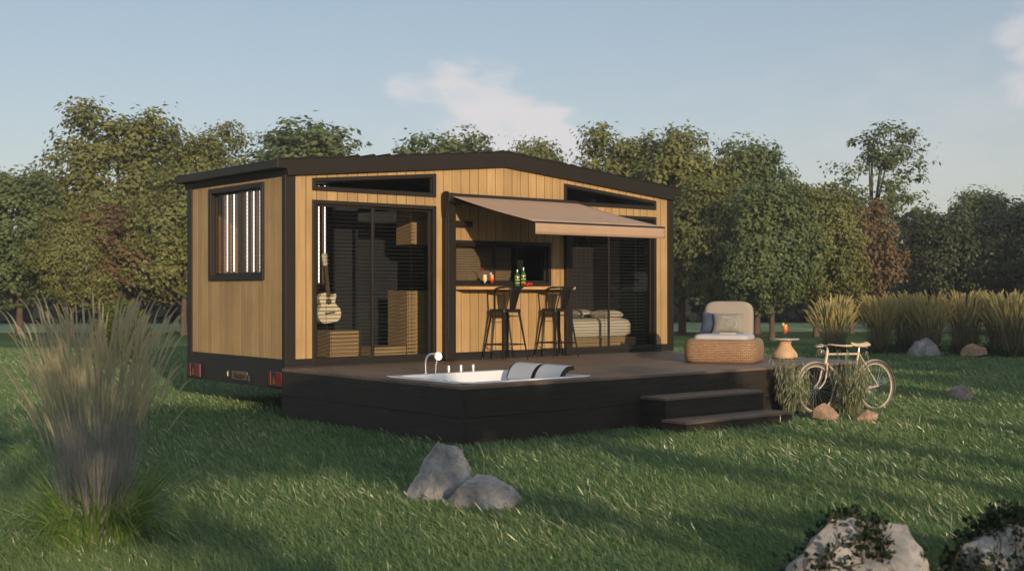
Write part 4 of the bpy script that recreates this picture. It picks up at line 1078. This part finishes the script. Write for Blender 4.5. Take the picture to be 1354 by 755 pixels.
# ------------------------------------------------------------------ trees
def tree_proto(seed, h, rw, trunk_h, ncl, per, leaf, mat, sparse=0., low=.9, top_pow=1., lobes=7):
    """returns data: crown mesh object + trunk mesh object (first instance)"""
    rng = np.random.default_rng(seed); rnd = random.Random(seed)
    r = empty('tree', (0, 0, 0))
    # lobes make the uneven outline
    LB = []
    cz0 = trunk_h + (h - trunk_h) * .45
    LB.append((np.array([0, 0, cz0]), np.array([rw * .72, rw * .72, (h - trunk_h) * .47])))
    for k in range(lobes):
        a = 2 * PI * k / lobes + rnd.uniform(-.4, .4); zz = trunk_h + (h - trunk_h) * rnd.uniform(.16, .80)
        f = 1 - abs((zz - trunk_h) / (h - trunk_h) - .38) * .9
        c = np.array([math.cos(a) * rw * .55 * f, math.sin(a) * rw * .55 * f, zz]); s_ = rnd.uniform(.30, .46)
        LB.append((c, np.array([rw * s_, rw * s_, (h - trunk_h) * s_ * .62])))
    for k in range(3):
        a = rnd.uniform(0, 6.28); LB.append((np.array([math.cos(a) * rw * .28, math.sin(a) * rw * .28, h * rnd.uniform(.80, .88)]), np.array([rw * .3, rw * .3, h * .13])))
    wts = np.array([np.prod(b[1]) ** .7 for b in LB]); wts /= wts.sum()
    which = rng.choice(len(LB), size=ncl, p=wts)
    d = unit(rng.normal(size=(ncl, 3))); q = (rng.random(ncl) * .75 + .25) ** .45
    cc = np.stack([LB[i][0] for i in which]); rad = np.stack([LB[i][1] for i in which])
    C = cc + d * rad * q[:, None]
    # drop clusters deep inside or below
    keep = C[:, 2] > trunk_h * low
    C = C[keep]; d = d[keep]; ncl = len(C)
    cs = .085 * rw * (.55 + .9 * rng.random(ncl))
    k = per; off = np.clip(rng.normal(size=(ncl, k, 3)), -1.7, 1.7) * cs[:, None, None] * np.array([1, 1, .55])
    P = (C[:, None, :] + off).reshape(-1, 3)
    D = unit(unit(off).reshape(-1, 3) * .6 + np.repeat(unit(C - np.array([0, 0, cz0])), k, 0) * .5 + rng.normal(size=(ncl * k, 3)) * .5 + np.array([0, 0, -.15]))
    nr_ = unit(unit(off).reshape(-1, 3) * 1.0 + np.repeat(unit(C - np.array([0, 0, cz0])), k, 0) * .7 + rng.normal(size=(ncl * k, 3)) * .45 + np.array([0, 0, .35]))
    D = unit(rng.normal(size=(ncl * k, 3)) + np.array([0, 0, -.4]))
    np_mesh('crown', leaf_quads(P, D, leaf * (.6 + .8 * rng.random(len(P))), .62, rng, nr_), 4, mat, r)
    t = MB(); tw = .035 * h * .55
    t.tube([(0, 0, -.05), (.02, 0, trunk_h * .35), (.03, .02, trunk_h), (.0, .05, trunk_h + (h - trunk_h) * .4), (0, 0, h * .9)], [tw * 1.25, tw * .95, tw * .8, tw * .5, .02], 9)
    order = rng.permutation(ncl)[:34]
    for j in order:
        e = Vector(C[j]); z0 = min(max(trunk_h * .8, e.z * rnd.uniform(.35, .65)), e.z - .05) if e.z > trunk_h else trunk_h * .8
        b0 = Vector((.02, .02, z0)); mid = b0.lerp(e, .5) + Vector((0, 0, .10 * (e - b0).length * .6))
        t.tube([b0, mid, e], [tw * .42, tw * .22, .01], 6)
    t.build('trunk', M['bark'], r, smooth=60)
    return r
M['olive'] = leaf_mat('olive_foliage', (.09, .11, .03), (.21, .215, .07), .5, .3, .35)
M['green'] = leaf_mat('green_foliage', (.06, .10, .035), (.15, .18, .07), .5, .3, .35)
M['rust'] = leaf_mat('rust_foliage', (.11, .075, .036), (.19, .125, .06), .55, .3, .35)
M['deep'] = leaf_mat('shade_painted_foliage', (.03, .045, .02), (.075, .095, .04), .5, .3, .35)  # leaf colour darkened to carry the shade over the right-hand tree group
protos = {
 'oliveA': tree_proto(101, 8.6, 3.6, 1.3, 680, 48, .18, M['olive']),
 'oliveB': tree_proto(102, 7.6, 3.2, 1.5, 620, 48, .18, M['olive'], lobes=8),
 'greenA': tree_proto(103, 7.6, 3.1, 1.4, 600, 48, .175, M['green']),
 'rustA': tree_proto(104, 5.2, 2.4, .9, 330, 40, .15, M['rust']),
 'sparse': tree_proto(105, 8.6, 2.6, 2.2, 210, 46, .16, M['green'], lobes=9),
 'deepA': tree_proto(106, 5.6, 3.0, .7, 430, 44, .16, M['deep']),
}
used = {}
trees = [
 # kind, x, y, target height, width factor, label
 ('greenA', 6.9, 32.4, 6.2, 1.1, 'mid green tree at the far left edge of the tree row'),
 ('greenA', 3.8, 33.5, 6.6, 1.1, 'green tree just outside the left edge of the tree row'),
 ('oliveA', 10.9, 33.2, 9.0, 1.08, 'tallest olive tree rising above the left side of the row'),
 ('rustA', 9.6, 29.6, 5.0, 1.15, 'rust brown tree low in front of the tallest olive tree'),
 ('oliveB', 7.7, 29.2, 4.7, .9, 'low olive tree behind the plumes of the foreground grass'),
 ('oliveB', 11.4, 28.2, 6.1, 1.05, 'rounded olive tree just left of the cabin window end'),
 ('oliveA', 13.2, 30.0, 8.0, .95, 'olive tree showing over the left corner of the cabin roof'),
 ('greenA', 16.6, 29.4, 8.5, 1.25, 'broad green tree showing over the left half of the cabin roof'),
 ('oliveB', 14.2, 26.4, 6.0, 1.1, 'olive tree hidden low behind the cabin window end'),
 ('greenA', 22.0, 26.3, 8.2, 1.0, 'tree top showing behind the roof ridge'),
 ('oliveA', 25.1, 24.2, 7.9, .85, 'second tree top showing right of the roof ridge'),
 ('oliveA', 24.3, 18.9, 7.7, .95, 'olive tree behind the right slope of the roof'),
 ('oliveB', 25.3, 16.6, 7.5, .95, 'olive tree right beside the cabin end with light trunk'),
 ('oliveB', 24.2, 14.2, 5.6, .95, 'low olive tree straight behind the lounge chair'),
 ('greenA', 27.9, 15.3, 7.3, .9, 'pointed green tree above the side table'),
 ('greenA', 23.4, 11.0, 5.2, .95, 'low green tree behind the cocktail with a forked trunk'),
 ('oliveB', 27.3, 12.2, 5.4, .95, 'olive tree left of the rust coloured tree'),
 ('rustA', 30.6, 13.1, 5.0, .95, 'rust brown tree at the foot of the tall airy tree'),
 ('sparse', 37.2, 16.7, 8.6, 1.15, 'tall airy green tree with see-through crown on the right'),
 ('deepA', 33.6, 11.4, 4.7, .95, 'dark tree mass left end beside the airy tree'),
 ('deepA', 35.4, 9.6, 5.0, 1.1, 'dark tree second in the shaded group on the right'),
 ('deepA', 34.9, 7.0, 5.0, 1.1, 'dark tree in the shaded group near the right edge'),
 ('greenA', 39.0, 9.0, 6.6, 1.1, 'green tree top rising behind the shaded group'),
 ('greenA', 41.0, 13.6, 6.0, 1.1, 'green tree furthest back behind the shaded group'),
 ('greenA', 39.5, 5.6, 6.8, 1.2, 'green tree at the right edge of the picture'),
]
ph = {'oliveA': 8.6, 'oliveB': 7.6, 'greenA': 7.6, 'rustA': 5.2, 'sparse': 8.6, 'deepA': 5.6}
for i, (k, x, y, h, wf, lab) in enumerate(trees):
    p = protos[k]
    if k not in used: t = p; used[k] = 1
    else: t = copy_tree(p)
    s_ = h / ph[k]; t.location = (x, y, 0); t.rotation_euler.z = i * 2.1; t.scale = (s_ * wf, s_ * wf, s_)
    tag(t, lab, 'tree', 'trees in the row beyond the lawn')
# unseen trees added behind the camera, sized to throw shade on the ground
def sq(q, s): return (q * .943 - s * -.333 * 1, q * -.333 + s * .943)
occl = [('oliveB', 17, -14, 6.2, 1.2), ('greenA', 14.4, -14.5, 5.4, 1.), ('greenA', 20, -14, 6.0, .9), ('greenA', 23, -14, 6.6, 1.1), ('oliveA', 30, -15, 7.6, 1.2), ('oliveA', 37, -15, 8.0, 1.2), ('oliveB', 11.9, -15, 3.9, 1.0)]
for i, (k, q, s_, h, wf) in enumerate(occl):
    t = copy_tree(protos[k]); x, y = sq(q, s_); f = h / ph[k]; t.location = (x, y, 0); t.scale = (f * wf, f * wf, f); t.rotation_euler.z = i * 1.7
    tag(t, 'unseen tree added behind the viewer to shade the lawn', 'tree', 'added shade trees behind the viewer')
def build_shade_screen():  # added out-of-view leaves, density banded by sun-ray height to shape the shade
    rng = np.random.default_rng(77); n = 80000; s0 = -22.
    q = rng.uniform(-16, 10.2, n); z = rng.random(n) * 4.7; dpt = rng.normal(size=n) * .35
    Hh = z - 22. * .1944 + dpt * .1944
    top = np.where(q < .5, .30, .12) + .10 * np.sin(q * 1.9) + .07 * np.sin(q * 4.7 + 1) - .80 * np.clip((q - 5.2) / 1., 0, 1) + .95 * np.clip((q - 8.6) / .8, 0, 1)
    bot = np.where(q < .8, -.92, -.80 + .0686 * np.clip(q, 0, 9)) + .05 * np.sin(q * 1.3 + 2)
    gapn = np.sin(q * 2.3 + 3 * np.sin(z * 2.1)) + np.sin(q * 5.1 + z * 6) * .7
    dens = np.where(Hh > top, 0., np.where(Hh > bot, 1., np.where(gapn > .9, .5, .0)))
    dens = np.where(q < -2.3, dens * .3, dens)
    k = rng.random(n) < dens; q, z, dpt = q[k], z[k], dpt[k]; s = s0 + dpt
    P = np.stack([q * .943 + s * .333, q * -.333 + s * .943, z], 1)
    r = empty('shade_screen', (float(P[:, 0].mean()), float(P[:, 1].mean()), 0), 0, 'added leaf screen, unseen behind the viewer, shaped to shade lawn and deck', 'shade_screen')
    P -= np.array(r.location)
    np_mesh('foliage', leaf_quads(P, unit(rng.normal(size=P.shape)), .16 + .1 * rng.random(len(P)), .7, rng), 4, M['green'], r)
build_shade_screen()

# far wood closing the view under the crowns
def far_wood():
    rng = np.random.default_rng(9); n = 26000
    a = rng.random(n); Zc = 62 + rng.normal(size=n) * 1.2; lat = (a * 2 - 1) * 40
    hh = 3.2 + 1.0 * np.sin(lat * .35) + .6 * np.sin(lat * .9 + 1)
    z = rng.random(n) * hh
    P = np.stack([CP.x + F0.x * Zc + Rv.x * lat, CP.y + F0.y * Zc + Rv.y * lat, z], 1)
    tag(np_mesh('far_wood', leaf_quads(P, unit(rng.normal(size=P.shape)), .45 + .3 * rng.random(n), .8, rng), 4, leaf_mat('far_foliage', (.07, .085, .06), (.11, .12, .085))), 'dark far-off wood seen under the tree crowns', 'wood', kind='stuff')
far_wood()

# ------------------------------------------------------------------ bicycle
fr_ = Vector((5.5, -4.08, 0)); re_ = Vector((6.53, -4.27, 0)); mid = (fr_ + re_) / 2; dd = (fr_ - re_)
BK = empty('bicycle', mid, math.atan2(dd.y, dd.x), 'cream vintage bicycle leaning by the deck among pale plants', 'bicycle')
BK.rotation_euler.x = math.radians(3)
RW = .335; rh = Vector((-.525, 0, RW)); fh = Vector((.525, 0, RW))
bb = Vector((-.09, 0, .28)); sc_ = Vector((-.245, 0, .77)); ht = Vector((.305, 0, .80)); hb = Vector((.345, 0, .66))
frm = MB()
frm.tube([sc_ + Vector((0, 0, .0)), ht - Vector((0, 0, .02))], .0155, 12)
frm.tube([bb, hb + Vector((-.005, 0, .02))], .019, 12); frm.tube([bb, sc_ + Vector((-.01, 0, .03))], .0165, 12)
frm.tube([ht + Vector((-.006, 0, .03)), hb], .022, 12)
for s_ in (-1, 1):
    frm.tube([bb + Vector((-.03, s_ * .03, 0)), rh + Vector((0, s_ * .055, 0))], .010, 8)
    frm.tube([sc_ + Vector((0, s_ * .02, 0)), rh + Vector((0, s_ * .055, 0))], .0085, 8)
frm.build('frame', M['bike'], BK, smooth=50)
FK = MB()
for s_ in (-1, 1): FK.tube(poly_lerp([hb + Vector((.003, s_ * .035, -.01)), hb + Vector((.03, s_ * .05, -.12)), hb + Vector((.08, s_ * .055, -.24)), fh + Vector((0, s_ * .055, 0))], 5), [.013] * 8 + [.010] * 8, 8)
FK.tube([hb + Vector((.003, -.04, -.01)), hb + Vector((.003, .04, -.01))], .014, 8); FK.tube([hb, hb + Vector((.003, 0, -.03))], .018, 8)
FK.build('fork', M['bike'], BK, smooth=50)
def wheel(c):
    t = MB().tube([(c.x + (RW - .018) * math.cos(2 * PI * k / 48), c.y, c.z + (RW - .018) * math.sin(2 * PI * k / 48)) for k in range(48)], .018, 10, closed=True)
    w_ = t.build('wheel', M['rubber'], BK, smooth=60)
    MB().tube([(c.x + (RW - .04) * math.cos(2 * PI * k / 48), c.y, c.z + (RW - .04) * math.sin(2 * PI * k / 48)) for k in range(48)], .0115, 8, closed=True).build('rim', M['bike'], w_, smooth=60)
    sp_ = MB()
    for k in range(32):
        a = 2 * PI * k / 32; b_ = a + (.5 if k % 2 else -.5); sy = .028 if (k // 2) % 2 else -.028
        sp_.tube([(c.x + .022 * math.cos(b_), c.y + sy, c.z + .022 * math.sin(b_)), (c.x + (RW - .045) * math.cos(a), c.y, c.z + (RW - .045) * math.sin(a))], .0014, 4)
    sp_.build('spokes', M['chrome'], w_)
    MB().tube([(c.x, c.y - .045, c.z), (c.x, c.y - .03, c.z), (c.x, c.y + .03, c.z), (c.x, c.y + .045, c.z)], [.012, .022, .022, .012], 12).build('hub', M['chrome'], w_, smooth=50)
wheel(rh); wheel(fh)
def fender(c, a0, a1):
    m_ = MB(); vs = []; n_ = 26
    for i in range(n_ + 1):
        a = math.radians(a0 + (a1 - a0) * i / n_)
        for j in range(5):
            s_ = -1 + j / 2; r_ = RW + .022 - .012 * s_ * s_
            vs.append((c.x + r_ * math.cos(a), c.y + s_ * .028, c.z + r_ * math.sin(a)))
    m_.add(vs, [(i * 5 + j, i * 5 + j + 1, i * 5 + j + 6, i * 5 + j + 5) for i in range(n_) for j in range(4)])
    o = m_.build('mudguard', M['fender'], BK, smooth=70); md = o.modifiers.new('t', 'SOLIDIFY'); md.thickness = .003
    a = math.radians((a0 + a1) / 2 + (45 if a1 > 150 else -35))
    for s_ in (-1, 1): MB().tube([(c.x, s_ * .05, c.z), (c.x + (RW + .018) * math.cos(a), s_ * .028, c.z + (RW + .018) * math.sin(a))], .003, 6).build('stay', M['chrome'], o)
fender(rh, 35, 200); fender(fh, -20, 118)
sd = MB(); vs = []; ns_ = 10
for i in range(ns_ + 1):
    t = i / ns_; wd = .075 * (1 - t) ** .7 * .9 + .018; x = -.14 + .27 * t
    for j in range(7):
        s_ = -1 + j / 3; vs.append((sc_.x + x - .01, s_ * wd, .90 + .012 * (1 - s_ * s_) - .03 * s_ * s_ + .018 * (2 * t - 1) ** 2))
sd.add(vs, [(i * 7 + j, i * 7 + j + 1, i * 7 + j + 8, i * 7 + j + 7) for i in range(ns_) for j in range(6)])
so_ = sd.build('saddle', M['saddle'], BK, smooth=70); md = so_.modifiers.new('t', 'SOLIDIFY'); md.thickness = .022
ss = MB().tube([sc_, (sc_.x - .02, 0, .87)], .012, 10)
for s_ in (-1, 1):
    ss.tube([(sc_.x - .12, s_ * .05, .845), (sc_.x - .05, s_ * .02, .855), (sc_.x + .09, s_ * .012, .87)], .005, 6)
    cn_ = [(sc_.x - .11 + .018 * math.cos(k * .9), s_ * .045 + .018 * math.sin(k * .9), .835 + .0035 * k) for k in range(14)]; ss.tube(cn_, .004, 5)
ss.build('saddle_spring', M['chrome'], so_, smooth=50)
hbp = [(.16, -.27, .885), (.24, -.265, .885), (.325, -.19, .895), (.345, -.08, .905), (.33, 0, .89), (.345, .08, .905), (.325, .19, .895), (.24, .265, .885), (.16, .27, .885)]
hbo = MB().tube(poly_lerp(hbp, 5), .0115, 8); hbo.tube([ht, (.30, 0, .86), (.33, 0, .89)], .013, 8); hb_o = hbo.build('handlebar', M['bike'], BK, smooth=50)
for s_ in (-1, 1): MB().tube([(.25, s_ * .266, .885), (.13, s_ * .27, .883)], [.017, .0155], 10).build('grip', M['saddle'], hb_o, smooth=40)
MB().tube([(.36, 0, .80), (.375, 0, .805), (.44, 0, .81), (.45, 0, .81)], [.012, .035, .048, .044], 16).build('headlamp', M['chrome'], BK, smooth=50)
crn = MB(); crn.tube([(bb.x + .085 * math.cos(2 * PI * k / 28), -.045, bb.z + .085 * math.sin(2 * PI * k / 28)) for k in range(28)], .006, 6, closed=True)
for k in range(5): a = k * 2 * PI / 5; crn.tube([(bb.x, -.045, bb.z), (bb.x + .085 * math.cos(a), -.045, bb.z + .085 * math.sin(a))], .005, 5)
crn.tube([(bb.x, -.07, bb.z), (bb.x + .09, -.08, bb.z - .14)], .008, 6); crn.tube([(bb.x, .06, bb.z), (bb.x - .09, .07, bb.z + .14)], .008, 6)
crn.tube([(bb.x, -.075, bb.z), (bb.x, .065, bb.z)], .018, 10)
crn.build('crankset', M['chrome'], BK, smooth=50)
for s_, x, z in ((-1, .09, -.14), (1, -.09, .14)): MB().box(bb.x + x - .045, bb.x + x + .045, s_ * .085 - (.08 if s_ < 0 else 0), s_ * .085 + (.08 if s_ > 0 else 0), bb.z + z - .01, bb.z + z + .01).build('pedal', M['rubber'], BK, bevel=.004)

# ------------------------------------------------------------------ air
hz = MB().box(-110, 340, -110, 340, -1.05, 14.); hm, hnt, hout = newmat('pale_air')
pv = N(hnt, 'ShaderNodeVolumePrincipled'); pv.inputs['Density'].default_value = .0011; pv.inputs['Color'].default_value = (.86, .9, .95, 1); pv.inputs['Anisotropy'].default_value = .2
hnt.links.new(pv.outputs[0], hout.inputs['Volume'])
tag(hz.build('haze', hm), 'thin evening haze over the lawn and trees', 'haze', kind='stuff')
